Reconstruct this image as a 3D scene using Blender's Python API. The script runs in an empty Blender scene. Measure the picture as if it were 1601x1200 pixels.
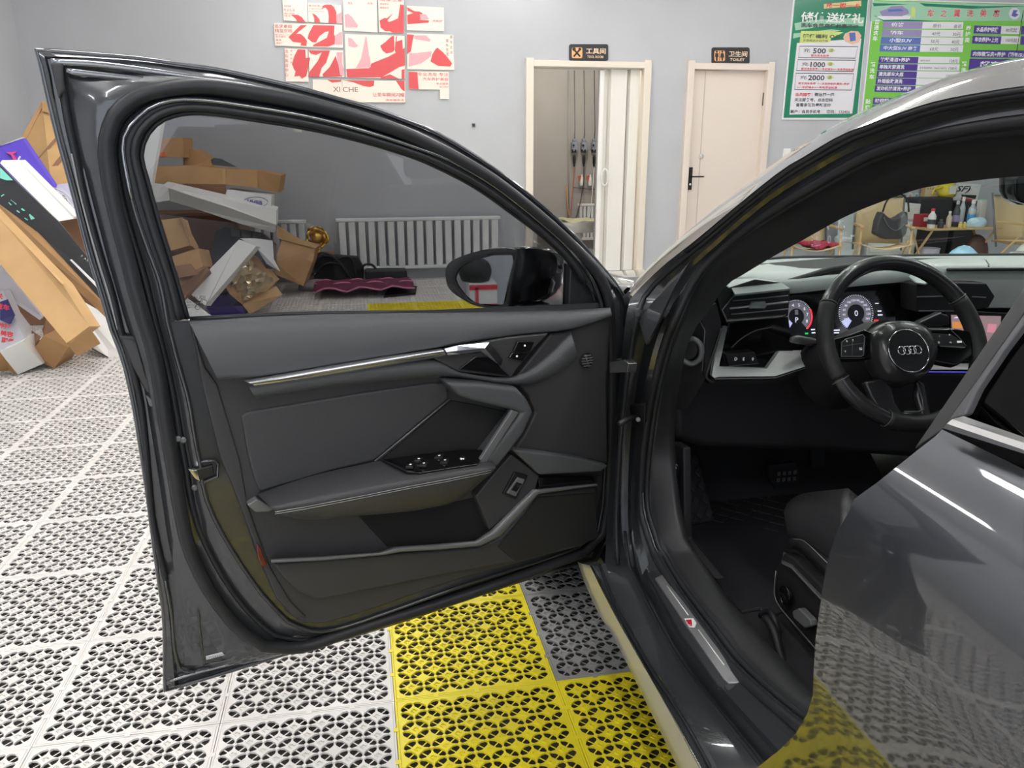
import bpy, bmesh, math, random
from mathutils import Vector as V, Matrix
rnd = random.Random(7)
S = bpy.context.scene
COL = S.collection
# ------------------------------------------------------------------ camera, world, lights, exposure
CAM = V((0.7849, -1.60797, 1.26762)); YAW, PITCH, ROLL, FPX = 0.187345, 0.290065, -0.002356, 1221.31
FW = V((math.sin(YAW)*math.cos(PITCH), math.cos(YAW)*math.cos(PITCH), -math.sin(PITCH)))
_r = V((math.cos(YAW), -math.sin(YAW), 0)); _u = _r.cross(FW)
RT = _r*math.cos(ROLL)+_u*math.sin(ROLL); UP = -_r*math.sin(ROLL)+_u*math.cos(ROLL)
cd = bpy.data.cameras.new('camera'); cam = bpy.data.objects.new('camera', cd); COL.objects.link(cam)
cd.sensor_fit = 'HORIZONTAL'; cd.sensor_width = 36; cd.lens = FPX/1601*36; cd.clip_start = 0.02; cd.clip_end = 100
cam.matrix_world = Matrix(((RT.x, UP.x, -FW.x, CAM.x), (RT.y, UP.y, -FW.y, CAM.y), (RT.z, UP.z, -FW.z, CAM.z), (0, 0, 0, 1)))
S.camera = cam
w = bpy.data.worlds.new('world'); S.world = w; w.use_nodes = True
w.node_tree.nodes['Background'].inputs[0].default_value = (0.85, 0.9, 1, 1); w.node_tree.nodes['Background'].inputs[1].default_value = 1.5
S.view_settings.view_transform = 'Standard'; S.view_settings.look = 'None'; S.view_settings.gamma = 1
S.view_settings.use_curve_mapping = False; S.view_settings.exposure = 0.27
TUBE_POWER = 25.0
TUBES = [(-1.1, -2.6), (-1.1, 0.2), (-1.1, 3.0), (0.45, -2.6), (0.45, 0.2), (0.45, 3.0), (0.45, 5.3), (2.3, 0.2), (2.3, 3.0), (2.3, 5.3),
         (2.3, -2.6), (4.2, -1.2), (4.2, 1.6), (4.2, 4.6), (6.6, 1.6), (6.6, 4.6)]
TUBE_Z = 3.17
# ------------------------------------------------------------------ helpers
def ray(px, py): return FW+RT*((px-800.5)/FPX)-UP*((py-600)/FPX)
def onp(px, py, o, n): r = ray(px, py); return CAM+r*((V(o)-CAM).dot(n)/r.dot(n))
def Zp(px, py, z): return onp(px, py, (0, 0, z), V((0, 0, 1)))
def Xp(px, py, x): return onp(px, py, (x, 0, 0), V((1, 0, 0)))
def Yp(px, py, y): return onp(px, py, (0, y, 0), V((0, 1, 0)))
def new_mat(name): m = bpy.data.materials.new(name); m.use_nodes = True; return m
def mat(name, col, rough=.5, metal=0, coat=0, spec=.5, bump=0, bscale=200, var=0, vscale=3, emit=0, trans=0, alpha=1, sheen=0, aniso=None):
    m = new_mat(name); nt = m.node_tree; b = nt.nodes['Principled BSDF']
    c = tuple(col)+(1,) if len(col) == 3 else col
    b.inputs['Base Color'].default_value = c; b.inputs['Roughness'].default_value = rough; b.inputs['Metallic'].default_value = metal
    b.inputs['Coat Weight'].default_value = coat; b.inputs['Coat Roughness'].default_value = .03
    b.inputs['Specular IOR Level'].default_value = spec; b.inputs['Transmission Weight'].default_value = trans
    b.inputs['Sheen Weight'].default_value = sheen; b.inputs['Alpha'].default_value = alpha
    if emit: b.inputs['Emission Color'].default_value = c; b.inputs['Emission Strength'].default_value = emit
    tc = nt.nodes.new('ShaderNodeTexCoord')
    if bump:
        n = nt.nodes.new('ShaderNodeTexNoise'); n.inputs['Scale'].default_value = bscale; n.inputs['Detail'].default_value = 3
        bp = nt.nodes.new('ShaderNodeBump'); bp.inputs['Strength'].default_value = bump; bp.inputs['Distance'].default_value = .001
        nt.links.new(tc.outputs['Object'], n.inputs['Vector']); nt.links.new(n.outputs['Fac'], bp.inputs['Height']); nt.links.new(bp.outputs['Normal'], b.inputs['Normal'])
    if var:
        n = nt.nodes.new('ShaderNodeTexNoise'); n.inputs['Scale'].default_value = vscale; n.inputs['Detail'].default_value = 5
        mr = nt.nodes.new('ShaderNodeMapRange'); mr.inputs[1].default_value = .3; mr.inputs[2].default_value = .7; mr.inputs[3].default_value = 1-var; mr.inputs[4].default_value = 1+var
        mx = nt.nodes.new('ShaderNodeMix'); mx.data_type = 'RGBA'; mx.blend_type = 'MULTIPLY'; mx.inputs[0].default_value = 1; mx.inputs[6].default_value = c
        nt.links.new(tc.outputs['Object'], n.inputs['Vector']); nt.links.new(n.outputs['Fac'], mr.inputs[0]); nt.links.new(mr.outputs[0], mx.inputs[7]); nt.links.new(mx.outputs[2], b.inputs['Base Color'])
    return m
def glassmat(name, tint, refl=.08, rough=0.0):
    m = new_mat(name); nt = m.node_tree; nt.nodes.clear(); o = nt.nodes.new('ShaderNodeOutputMaterial')
    t = nt.nodes.new('ShaderNodeBsdfTransparent'); t.inputs[0].default_value = tuple(tint)+(1,)
    g = nt.nodes.new('ShaderNodeBsdfGlossy'); g.inputs['Roughness'].default_value = rough
    f = nt.nodes.new('ShaderNodeLayerWeight'); f.inputs[0].default_value = .5
    pw = nt.nodes.new('ShaderNodeMath'); pw.operation = 'POWER'; pw.inputs[1].default_value = 4; nt.links.new(f.outputs['Facing'], pw.inputs[0])
    ma = nt.nodes.new('ShaderNodeMath'); ma.operation = 'MULTIPLY_ADD'; ma.inputs[1].default_value = .8; ma.inputs[2].default_value = refl*.5; nt.links.new(pw.outputs[0], ma.inputs[0])
    mx = nt.nodes.new('ShaderNodeMixShader'); nt.links.new(ma.outputs[0], mx.inputs[0]); nt.links.new(t.outputs[0], mx.inputs[1]); nt.links.new(g.outputs[0], mx.inputs[2]); nt.links.new(mx.outputs[0], o.inputs[0])
    return m
def tag(o, label=None, cat=None, group=None, kind=None):
    if label: o['label'] = label
    if cat: o['category'] = cat
    if group: o['group'] = group
    if kind: o['kind'] = kind
    return o
def thing(name, loc, label, cat, group=None):
    o = bpy.data.objects.new(name, None); COL.objects.link(o); o.location = loc; o.empty_display_size = .05
    return tag(o, label, cat, group)
def link(name, me, parent=None):
    o = bpy.data.objects.new(name, me); COL.objects.link(o)
    if parent:
        o.parent = parent
        if parent.type == 'EMPTY': o.location = -V(parent.location)
    return o
def mesh(name, vs, fs, m, parent=None, smooth=False, bevel=0, seg=2, sub=0, solid=0, soff=-1, angle=35, label=None, recalc=True):
    me = bpy.data.meshes.new(name); me.from_pydata([tuple(v) for v in vs], [], fs)
    if recalc:
        bm = bmesh.new(); bm.from_mesh(me); bmesh.ops.remove_doubles(bm, verts=bm.verts, dist=1e-6); bmesh.ops.recalc_face_normals(bm, faces=bm.faces); bm.to_mesh(me); bm.free()
    me.materials.append(m)
    if smooth: me.polygons.foreach_set('use_smooth', [True]*len(me.polygons))
    o = link(name, me, parent)
    if label: o['label'] = label
    if solid: s = o.modifiers.new('s', 'SOLIDIFY'); s.thickness = solid; s.offset = soff
    if sub: s = o.modifiers.new('u', 'SUBSURF'); s.levels = sub; s.render_levels = sub
    if bevel:
        b = o.modifiers.new('b', 'BEVEL'); b.width = bevel; b.segments = seg; b.limit_method = 'ANGLE'; b.angle_limit = math.radians(angle)
        if smooth is False: me.polygons.foreach_set('use_smooth', [True]*len(me.polygons)); wn = o.modifiers.new('w', 'WEIGHTED_NORMAL'); wn.keep_sharp = True
    return o
def bx(c, s, R=None):
    c = V(c); vs = []
    for x in (-.5, .5):
        for y in (-.5, .5):
            for z in (-.5, .5):
                p = V((x*s[0], y*s[1], z*s[2])); vs.append(c+(R @ p if R else p))
    return vs, [(0, 1, 3, 2), (4, 6, 7, 5), (0, 4, 5, 1), (2, 3, 7, 6), (0, 2, 6, 4), (1, 5, 7, 3)]
def box(name, c, s, m, parent=None, bevel=0, R=None, **k):
    v, f = bx(c, s, R); return mesh(name, v, f, m, parent, bevel=bevel, **k)
def join(parts):
    vs, fs = [], []
    for v, f in parts: n = len(vs); vs += list(v); fs += [tuple(i+n for i in q) for q in f]
    return vs, fs
def cr(pts, n=6, closed=False):
    pts = [V(p) for p in pts]; N = len(pts); out = []
    if N < 3: return pts
    for i in range(N if closed else N-1):
        p1, p2 = pts[i], pts[(i+1) % N]
        p0 = pts[i-1] if (closed or i > 0) else p1*2-p2
        p3 = pts[(i+2) % N] if (closed or i+2 < N) else p2*2-p1
        for k in range(n):
            t = k/n
            a = (2*p1+(p2-p0)*t+(2*p0-5*p1+4*p2-p3)*t*t+(3*p1-p0-3*p2+p3)*t**3)*.5
            out.append(a)
    if not closed: out.append(pts[-1])
    return out
def resamp(pts, n):
    pts = [V(p) for p in pts]; L = [0]
    for a, b in zip(pts, pts[1:]): L.append(L[-1]+(b-a).length)
    out = []; j = 0
    for k in range(n):
        t = L[-1]*k/(n-1)
        while j < len(pts)-2 and L[j+1] < t: j += 1
        d = L[j+1]-L[j]; out.append(pts[j].lerp(pts[j+1], 0 if d == 0 else min(1, (t-L[j])/d)))
    return out
def tubegeo(pts, r, closed=False, segs=8, nrm=None, flat=1.0):
    pts = [V(p) for p in pts]; N = len(pts); vs, fs = [], []; pn = V(nrm) if nrm else None
    for i, p in enumerate(pts):
        a = pts[i-1] if (closed or i > 0) else p; b = pts[(i+1) % N] if (closed or i < N-1) else p
        t = (b-a).normalized()
        if nrm is None:
            if pn is None: pn = t.orthogonal()
            pn = (pn-t*pn.dot(t)).normalized(); n1 = pn
        else: n1 = (V(nrm)-t*V(nrm).dot(t)).normalized()
        n2 = t.cross(n1); rr = r[i] if isinstance(r, (list, tuple)) else r
        for k in range(segs):
            an = 2*math.pi*(k+.5)/segs; vs.append(p+n1*math.cos(an)*rr*flat+n2*math.sin(an)*rr)
    for i in range(N if closed else N-1):
        j = (i+1) % N
        for k in range(segs): k2 = (k+1) % segs; fs.append((i*segs+k, i*segs+k2, j*segs+k2, j*segs+k))
    if not closed: fs += [tuple(range(segs))[::-1], tuple(range((N-1)*segs, N*segs))]
    return vs, fs
def tube(name, pts, r, m, parent=None, closed=False, segs=8, curve=0, nrm=None, flat=1.0, **k):
    if curve: pts = cr(pts, curve, closed)
    v, f = tubegeo(pts, r, closed, segs, nrm, flat); return mesh(name, v, f, m, parent, smooth=True, **k)
def loftgeo(rows, cu=False, cv=False):
    n = len(rows[0]); vs = [p for r in rows for p in r]; fs = []
    for i in range(len(rows) if cv else len(rows)-1):
        i2 = (i+1) % len(rows)
        for j in range(n if cu else n-1): j2 = (j+1) % n; fs.append((i*n+j, i*n+j2, i2*n+j2, i2*n+j))
    return vs, fs
def loft(name, rows, m, parent=None, cu=False, cv=False, **k):
    v, f = loftgeo(rows, cu, cv); return mesh(name, v, f, m, parent, **k)
def polygeo(pts, vec):
    n = len(pts); pts = [V(p) for p in pts]; vec = V(vec)
    return pts+[p+vec for p in pts], [tuple(range(n)), tuple(range(n, 2*n))[::-1]]+[(i, (i+1) % n, n+(i+1) % n, n+i) for i in range(n)]
def poly(name, pts, vec, m, parent=None, bevel=0, **k):
    v, f = polygeo(pts, vec); return mesh(name, v, f, m, parent, bevel=bevel, **k)
def lathegeo(c, prof, ax=(0, 0, 1), segs=24):
    ax = V(ax).normalized(); a = ax.orthogonal().normalized(); b = ax.cross(a); c = V(c)
    rows = [[c+ax*h+(a*math.cos(2*math.pi*k/segs)+b*math.sin(2*math.pi*k/segs))*max(r, 1e-4) for k in range(segs)] for r, h in prof]
    v, f = loftgeo(rows, cu=True); f += [tuple(range(segs))[::-1], tuple(range(len(v)-segs, len(v)))]; return v, f
def lathe(name, c, prof, m, parent=None, ax=(0, 0, 1), segs=24, smooth=True, **k):
    v, f = lathegeo(c, prof, ax, segs); o = mesh(name, v, f, m, parent, smooth=smooth, **k)
    if smooth:
        e = o.modifiers.new('e', 'EDGE_SPLIT'); e.split_angle = math.radians(40)
    return o
DG = None
def text(name, s, o0, xa, ya, m, parent=None, h=None, wid=None, shear=0, depth=.0004, off=.0015, space=1, bold=0, align='LEFT', label=None, stretch=True, kind=None):
    """flat lettering: o0 lower-left corner, xa unit right, ya unit up, h cap height, wid total width"""
    c = bpy.data.curves.new(name, 'FONT'); c.body = s; c.shear = shear; c.space_character = space; c.offset = bold; c.resolution_u = 2; c.align_x = 'LEFT'
    t = bpy.data.objects.new(name, c); COL.objects.link(t); bpy.context.view_layer.update()
    me = bpy.data.meshes.new_from_object(t.evaluated_get(bpy.context.evaluated_depsgraph_get())); COL.objects.unlink(t); bpy.data.objects.remove(t)
    if not len(me.vertices): return None
    xs = [v.co.x for v in me.vertices]; ys = [v.co.y for v in me.vertices]; x0, x1, y0, y1 = min(xs), max(xs), min(ys), max(ys)
    sy = h/(y1-y0); sx = (wid/(x1-x0)) if wid else sy
    xa, ya, o0 = V(xa), V(ya), V(o0); n = xa.cross(ya).normalized()
    for v in me.vertices: v.co = o0+xa*((v.co.x-x0)*sx)+ya*((v.co.y-y0)*sy)+n*off
    me.materials.clear(); me.materials.append(m)
    o = link(name, me, parent)
    if label: o['label'] = label
    if kind: o['kind'] = kind
    return o
def copy_tree(o, parent=None):
    c = o.copy(); COL.objects.link(c); c.parent = parent
    for ch in list(o.children): copy_tree(ch, c)
    return c
# ------------------------------------------------------------------ materials
M_wall = mat('wall_paint', (.50, .515, .54), .55, var=.05, vscale=1.2, bump=.1, bscale=60)
M_ceil = mat('ceiling_paint', (.6, .6, .6), .8)
M_base = mat('bare_concrete', (.05, .048, .045), .8, var=.3, vscale=8)
M_tile = {'white': mat('white_floor_plastic', (.80, .77, .735), .35, var=.07, vscale=5, bump=.1, bscale=40),
          'yellow': mat('yellow_floor_plastic', (.90, .76, .03), .35, var=.07, vscale=5, bump=.1, bscale=40),
          'grey': mat('grey_floor_plastic', (.33, .325, .32), .35, var=.07, vscale=5, bump=.1, bscale=40)}
M_cream = mat('cream_door_paint', (.80, .73, .62), .45)
M_door2 = mat('beige_door_paint', (.78, .69, .61), .45)
M_white = mat('white_paint', (.85, .84, .80), .35)
M_black = mat('black_plastic', (.012, .012, .013), .4)
M_chrome = mat('chrome', (.8, .8, .82), .12, metal=1)
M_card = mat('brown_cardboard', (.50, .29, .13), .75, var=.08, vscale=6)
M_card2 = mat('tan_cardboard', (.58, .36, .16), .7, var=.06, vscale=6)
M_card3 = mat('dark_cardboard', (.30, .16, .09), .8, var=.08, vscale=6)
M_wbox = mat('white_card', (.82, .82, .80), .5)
M_bbox = mat('charcoal_card', (.055, .058, .065), .4)
M_purple = mat('purple_card', (.07, .035, .30), .4)
M_red = mat('red_print', (.72, .10, .11), .6); M_pink = mat('pink_print', (.80, .42, .46), .6); M_crm = mat('cream_print', (.88, .82, .72), .6)
M_film = glassmat('clear_film', (.86, .87, .9))
# ------------------------------------------------------------------ room shell
WY = 6.54; T = .4
def wall_holes(name, x0, x1, z0, z1, y0, y1, holes, m):
    xs = sorted({x0, x1} | {h[0] for h in holes} | {h[1] for h in holes}); zs = sorted({z0, z1} | {h[2] for h in holes} | {h[3] for h in holes}); P = []
    for a, b in zip(xs, xs[1:]):
        for c, d in zip(zs, zs[1:]):
            if any(h[0] <= (a+b)/2 <= h[1] and h[2] <= (c+d)/2 <= h[3] for h in holes): continue
            P.append(bx(((a+b)/2, (y0+y1)/2, (c+d)/2), (b-a, y1-y0, d-c)))
    v, f = join(P); return tag(mesh(name, v, f, m), kind='structure')
d1 = [Yp(831.5, 105, WY).x, Yp(1007, 105, WY).x, 0, 2.075]; d2 = [Yp(1082, 110, WY).x, Yp(1199, 110, WY).x, 0, 2.075]
wall_holes('wall_back', -2.25, 10, -.02, 3.3, WY, WY+.14, [d1, d2], M_wall)
for n, c, s in (('wall_left', (-2.17, .8, 1.64), (.14, 11.6, 3.32)), ('wall_right', (10, .8, 1.64), (.14, 11.6, 3.32))):
    tag(box(n, c, s, M_wall), kind='structure')
wall_holes('wall_front', -2.25, 10, -.02, 3.3, -5.1, -4.96, [[-1.2, 6.5, 0, 2.9]], M_wall)  # unseen opening added so sky light fills from behind the camera
tag(box('ceiling', (3.9, .8, 3.36), (12.4, 11.9, .1), M_ceil), kind='structure')
fl = tag(box('floor', (3.9, 1.7, -.047), (12.3, 13.5, .05), M_base), kind='structure')
# perforated interlocking tile: 12 x 12 cells, each with one leaf-shaped hole, alternating diagonals
def tile_geo(N=12, cells=True):
    vs, fs = [], []; a = .376/N; o = .012; zt, zb = 0, -.012
    for i in range(N):
        for j in range(N):
            cx, cy = o+(i+.5)*a, o+(j+.5)*a; s = 1 if (i+j) % 2 == 0 else -1
            h = a/2; q = [(-h, -h), (h, -h), (h, h), (-h, h)]
            # leaf long axis along u, short along v
            u = (math.sqrt(.5), -s*math.sqrt(.5)); v = (s*math.sqrt(.5), math.sqrt(.5))
            L = [(-.0178, -.0036), (-.0085, -.0090), (.0085, -.0090), (.0178, -.0036), (.0178, .0036), (.0085, .0090), (-.0085, .0090), (-.0178, .0036)]
            L = [(x*u[0]+y*v[0], x*u[1]+y*v[1]) for x, y in L]
            L.sort(key=lambda p: math.atan2(p[1], p[0])); b0 = len(vs)
            for x, y in q: vs.append((cx+x, cy+y, zt))
            for x, y in L: vs.append((cx+x, cy+y, zt))
            for x, y in L: vs.append((cx+x*.97, cy+y*.97, -.0045))
            # ring faces: bridge quad corners to nearest leaf vertices
            k0 = [min(range(8), key=lambda k: (L[k][0]-x)**2+(L[k][1]-y)**2+(0 if True else 0)) for x, y in q]
            for c in range(4):
                c2 = (c+1) % 4; k = k0[c]; ch = [k]
                while k != k0[c2]: k = (k+1) % 8; ch.append(k)
                fs.append((b0+c, b0+c2)+tuple(b0+4+k for k in reversed(ch)))
            for k in range(8): k2 = (k+1) % 8; fs.append((b0+4+k, b0+4+k2, b0+12+k2, b0+12+k))
            # rib crossing the hole a little below the surface
            b1 = len(vs)
            for x, y in ((-.0015, -.0100), (.0015, -.0100), (.0015, .0100), (-.0015, .0100)): vs.append((cx+x*u[0]+y*v[0], cy+x*u[1]+y*v[1], -.0045))
            fs.append((b1, b1+1, b1+2, b1+3))
    # grip frames standing on the diamonds
    for i in range(N+1):
        for j in range(N+1):
            if (i+j) % 2 or i in (0, N) or j in (0, N) or (i % 6 == 2 and j % 6 == 2): continue
            cx, cy = o+i*a, o+j*a
            for r0, r1, z in ((.0080, .0050, .0026),):
                b = len(vs); 
                for r, zz in ((r0, 0.0001), (r0-.0006, z), (r1, z), (r1-.0008, .0002)):
                    for k in range(4): vs.append((cx+(r, 0, -r, 0)[k], cy+(0, r, 0, -r)[k], zz))
                for q in range(3):
                    for k in range(3): fs.append((b+q*4+k, b+q*4+k+1, b+q*4+4+k+1, b+q*4+4+k))
    # border strip, groove and skirt
    g = .0006
    def ring(a0, z0, a1, z1):
        b = len(vs)
        for A, z in ((a0, z0), (a1, z1)):
            for x, y in ((A, A), (T-A, A), (T-A, T-A), (A, T-A)): vs.append((x, y, z))
        for k in range(4): fs.append((b+k, b+(k+1) % 4, b+4+(k+1) % 4, b+4+k))
    ring(.012, 0, .0065, 0); ring(.0065, 0, .0058, -.0018); ring(.0058, -.0018, .0048, 0); ring(.0048, 0, .0012, 0); ring(.0012, 0, g, -.001); ring(g, -.001, g, -.014)
    # interlock tabs on two sides
    for t in (.1, .2, .3):
        for v_, f_ in (bx((t, 0, .0003), (.012, .012, .0014)), bx((0, t, .0003), (.012, .012, .0014))):
            b = len(vs); vs.extend(tuple(q) for q in v_); fs.extend(tuple(i+b for i in q) for q in f_)
    return vs, fs
tv, tf = tile_geo(); TM = {}
for k, m in M_tile.items():
    me = bpy.data.meshes.new('tile_'+k); me.from_pydata(tv, [], tf); me.materials.append(m); TM[k] = me
def tcol(i, j):
    if i == 2 and j < 12: return 'yellow'
    if j == 12 and i >= 2: return 'yellow'
    if j == -1 and i >= 2: return 'yellow'
    if i > 2 and 0 <= j < 12: return 'grey'
    return 'white'
fk = [(i, j) for i in range(-5, 4) for j in range(-6, 16)]+[(i, j) for i in range(4, 10) for j in range(12, 16)]+[(i, j) for i in range(10, 16) for j in range(13, 16)]
for i, j in fk:
    o = bpy.data.objects.new('tile', TM[tcol(i, j)]); COL.objects.link(o); o.parent = fl; o.location = (i*T, j*T, rnd.uniform(-.0006, .0006))
# the remaining area, out of sight beneath and beyond the car, as plain slabs
me_slab = []
P = [bx((i*T+.2, j*T+.2, -.008), (.396, .396, .014)) for i in range(-5, 24) for j in range(-12, 16) if (i, j) not in set(fk)]
v, f = join(P); tag(mesh('tile_field', v, f, M_tile['white'], fl, recalc=False), kind='stuff')
tag(box('trim_1', (3.9, 6.47, -.008), (12.1, .138, .016), M_tile['white']), kind='structure')
tag(box('floor_store', (3.45, 7.62, -.01), (2.3, 2.1, .018), mat('store_floor', (.42, .41, .40), .5)), kind='structure')
# skirting
M_skirt = mat('skirting', (.5, .5, .5), .5)
# door frames
def frame(name, h, outerL, outerR, top, m):
    xl, xr = Yp(outerL, 100, WY).x, Yp(outerR, 100, WY).x; zt = Yp((outerL+outerR)/2, top, WY).z
    P = [bx(((xl+h[0])/2+.005, WY+.03, (zt+.02)/2), (h[0]-xl+.01, .17, zt+.02)), bx(((xr+h[1])/2-.005, WY+.03, (zt+.02)/2), (xr-h[1]+.01, .17, zt+.02)), bx(((xl+xr)/2, WY+.035, (zt-.01+h[3])/2), (xr-xl-.12, .165, zt-.01-h[3]+.02))]
    v, f = join(P); return v, f
v, f = frame('x', d1, 821, 1016.6, 96, M_cream); dr1 = tag(mesh('door_1', v, f, M_cream, bevel=.006), kind='structure')
v, f = frame('x', d2, 1073.6, 1208.6, 99.5, M_door2); dr2 = tag(mesh('door_2', v, f, M_door2, bevel=.006), kind='structure')
# folding door leaf pushed to the right
x0 = Yp(944, 110, WY+.05).x; x1 = d1[1]-.02; 
zig = [(x0, .0), (x0+.06, .05), (x0+.075, .004), (x0+.25, .012), (x0+.265, .05), (x0+.28, .006), (x1, .014)]
M_fold = mat('folding_door', (.84, .83, .77), .3)
for k in range(len(zig)-1):
    a, b = zig[k], zig[k+1]; p = [V((a[0]+.002, WY+.03+a[1], .01)), V((b[0]-.002, WY+.03+b[1], .01)), V((b[0]-.002, WY+.05+b[1], .01)), V((a[0]+.002, WY+.05+a[1], .01))]
    poly('folding_panel', p, (0, 0, 2.05), M_fold, dr1, bevel=.003)
box('closing_stile', (x0-.025, WY+.035, 1.03), (.05, .05, 2.03), M_white, dr1, bevel=.006)
box('closing_stile', (x0-.055, WY+.04, 1.03), (.006, .03, 2.03), mat('grey_seal', (.3, .3, .3), .5), dr1)
box('track', ((d1[0]+d1[1])/2, WY+.06, 2.065), (d1[1]-d1[0], .05, .02), mat('track', (.6, .58, .53), .4), dr1)
hc = Yp(945.5, 277, WY-.02); tube('handle', [hc+V((.032*math.cos(t)*1.1, 0, .085*math.sin(t))) for t in [2*math.pi*k/20 for k in range(20)]], .009, M_white, dr1, closed=True)
# toilet door leaf
box('leaf', ((d2[0]+d2[1])/2, WY+.045, 1.03), (d2[1]-d2[0]-.008, .04, 2.06), M_door2, dr2, bevel=.002)
xg = Yp(1105, 110, WY).x; box('groove', (xg, WY+.0235, 1.03), (.005, .004, 2.04), mat('groove', (.45, .40, .36), .5), dr2)
pc = Yp(1078.5, 279, WY+.02); box('handle_plate', pc+V((0, -.006, 0)), (.045, .014, .235), M_black, dr2, bevel=.003)
lv = Yp(1080, 276, WY+.0); tube('lever', [lv+V((0, .02, 0)), lv+V((0, -.035, 0)), lv+V((.02, -.045, 0)), lv+V((.13, -.045, 0))], .008, M_black, dr2)
lathe('keyhole', pc+V((0, -.014, -.06)), [(.012, 0), (.012, .008), (.006, .01)], M_chrome, dr2, ax=(0, -1, 0))
kc = Yp(1096, 244, WY+.022); lathe('peephole', kc, [(.03, 0), (.03, .006), (.018, .008), (.018, .02), (.01, .022)], mat('satin', (.7, .68, .65), .3, metal=.6), dr2, ax=(0, -1, 0))
hp = Yp(1194, 155, WY+.01); box('hinge', hp, (.02, .02, .13), M_black, dr2, bevel=.002)
# tool room behind door_1
M_in = mat('store_room_paint', (.42, .40, .37), .7, var=.05)
tag(box('wall_store_left', (2.35, 7.7, 1.3), (.06, 2.0, 2.7), M_in), kind='structure'); tag(box('wall_store_right', (4.6, 7.7, 1.3), (.06, 2.0, 2.7), M_in), kind='structure')
tag(box('wall_store_back', (3.45, 8.7, 1.3), (2.4, .06, 2.7), M_in), kind='structure'); tag(box('ceiling_store', (3.45, 7.7, 2.68), (2.4, 2.1, .06), M_ceil), kind='structure')
# tube lights
M_led = mat('led_tube', (1, .985, .96), emit=TUBE_POWER); M_hous = mat('lamp_housing', (.8, .8, .8), .4)
L0 = None
for k, (x, y) in enumerate(TUBES):
    if L0 is None:
        L0 = thing('tube_light', (0, 0, 0), 'x', 'lamp'); box('housing', (0, 0, .045), (.13, 2.2, .05), M_hous, L0, bevel=.006); box('diffuser', (0, 0, .008), (.1, 2.14, .03), M_led, L0, bevel=.008); o = L0
    else: o = copy_tree(L0)
    o.location = (x, y, TUBE_Z+.09); o['group'] = 'long LED lights under the ceiling'; o['label'] = 'long white LED ceiling light above the garage bay, out of the frame'
st = bpy.data.lights.new('store', 'POINT'); st.energy = 32; st.shadow_soft_size = .12; st.color = (1, .93, .85); so = bpy.data.objects.new('store_fill_light', st); COL.objects.link(so); so.location = (3.2, 7.3, 2.3)  # unseen lamp added to brighten the tool room
# ------------------------------------------------------------------ car: materials, root, front door (standing open)
M_paint = mat('grey_metallic_paint', (.066, .070, .080), .38, metal=.85, coat=1, spec=.5); M_paint.node_tree.nodes['Principled BSDF'].inputs['Coat IOR'].default_value = 1.75
M_pin = mat('grey_inner_paint', (.06, .063, .068), .25, metal=.3, coat=1)
M_rub = mat('rubber_seal', (.022, .023, .026), .42, spec=.4)
M_grub = mat('gloss_rubber', (.03, .031, .034), .16, coat=1); M_shine = mat('frame_highlight_bead', (.30, .31, .33), .18, metal=.85, coat=.5)  # M_shine: ceiling light glints on the frame put into colour
M_dark = mat('dark_door_plastic', (.042, .042, .044), .5, bump=.5, bscale=900)
M_pad = mat('soft_grained_plastic', (.082, .085, .090), .46, bump=.7, bscale=700)
M_vinyl = mat('leatherette', (.052, .052, .056), .45, bump=.8, bscale=500)
M_mesh = mat('speaker_mesh', (.016, .016, .016), .7, bump=1, bscale=1600)
M_glossb = mat('piano_black', (.006, .006, .007), .12, coat=.6)
M_silver = mat('satin_silver', (.55, .56, .57), .3, metal=.85)
M_satin = mat('satin_grey_trim', (.17, .172, .176), .35, metal=.2)
M_stitch = mat('grey_thread', (.35, .35, .34), .7)
M_lens = mat('red_reflector', (.11, .006, .015), .15, coat=1)
M_lbl = mat('white_label', (.75, .76, .76), .4); M_ink = mat('black_ink', (.02, .02, .02), .6)
M_tint = glassmat('tinted_side_glass', (.57, .575, .585))
M_icon = mat('switch_icon', (.8, .82, .85), .4, emit=.4)
car = thing('car', (1.26, 0, 0), 'dark grey metallic sedan with its driver door standing wide open', 'car')
dO = V((1.305, .06, 0)); dd = V((-.952, -.306, 0)).normalized(); dn = V((.306, -.952, 0)).normalized()
def D(px, py, w=0): return onp(px, py, dO+dn*w, dn)
def D3(L, w=None): return [D(p[0], p[1], p[2] if len(p) > 2 else w) for p in L]
def A(L): return [(280+p[0]/2.287, 470+p[1]/2.287)+tuple(p[2:]) for p in L]
NS = (16, 44, 10, 26, 18)
def contour(secs, k=5):
    out = []
    for s, n in zip(secs, NS): q = resamp([V((a[0], a[1], 0)) for a in cr([V((p[0], p[1], 0)) for p in s], k)], n+1); out += q[:-1]
    return out
cO = contour([[(175, 515), (155, 447), (137.5, 390), (117.5, 312), (100, 247), (87.5, 202), (72.5, 138), (63.5, 96), (57, 78)],
 [(57, 78), (130, 84), (210, 91), (280, 101), (330, 107.5), (380, 117.5), (430, 128.7), (480, 141), (530, 155), (580, 168.7), (630, 187), (680, 207), (740, 242), (793, 279), (847, 321), (900, 371), (943, 420), (967, 449), (984, 478)],
 [(984, 478), (979, 560), (972, 670), (964, 747), (957, 823), (932, 875)],
 [(932, 875), (859, 893), (816, 907), (730, 935), (644, 965), (500, 1009), (462, 1017), (364, 1047), (307, 1064), (258, 1079)],
 [(258, 1079), (257, 971), (249, 909), (240, 845), (232, 780), (222, 712), (210, 637), (195, 570), (175, 515)]])
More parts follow.
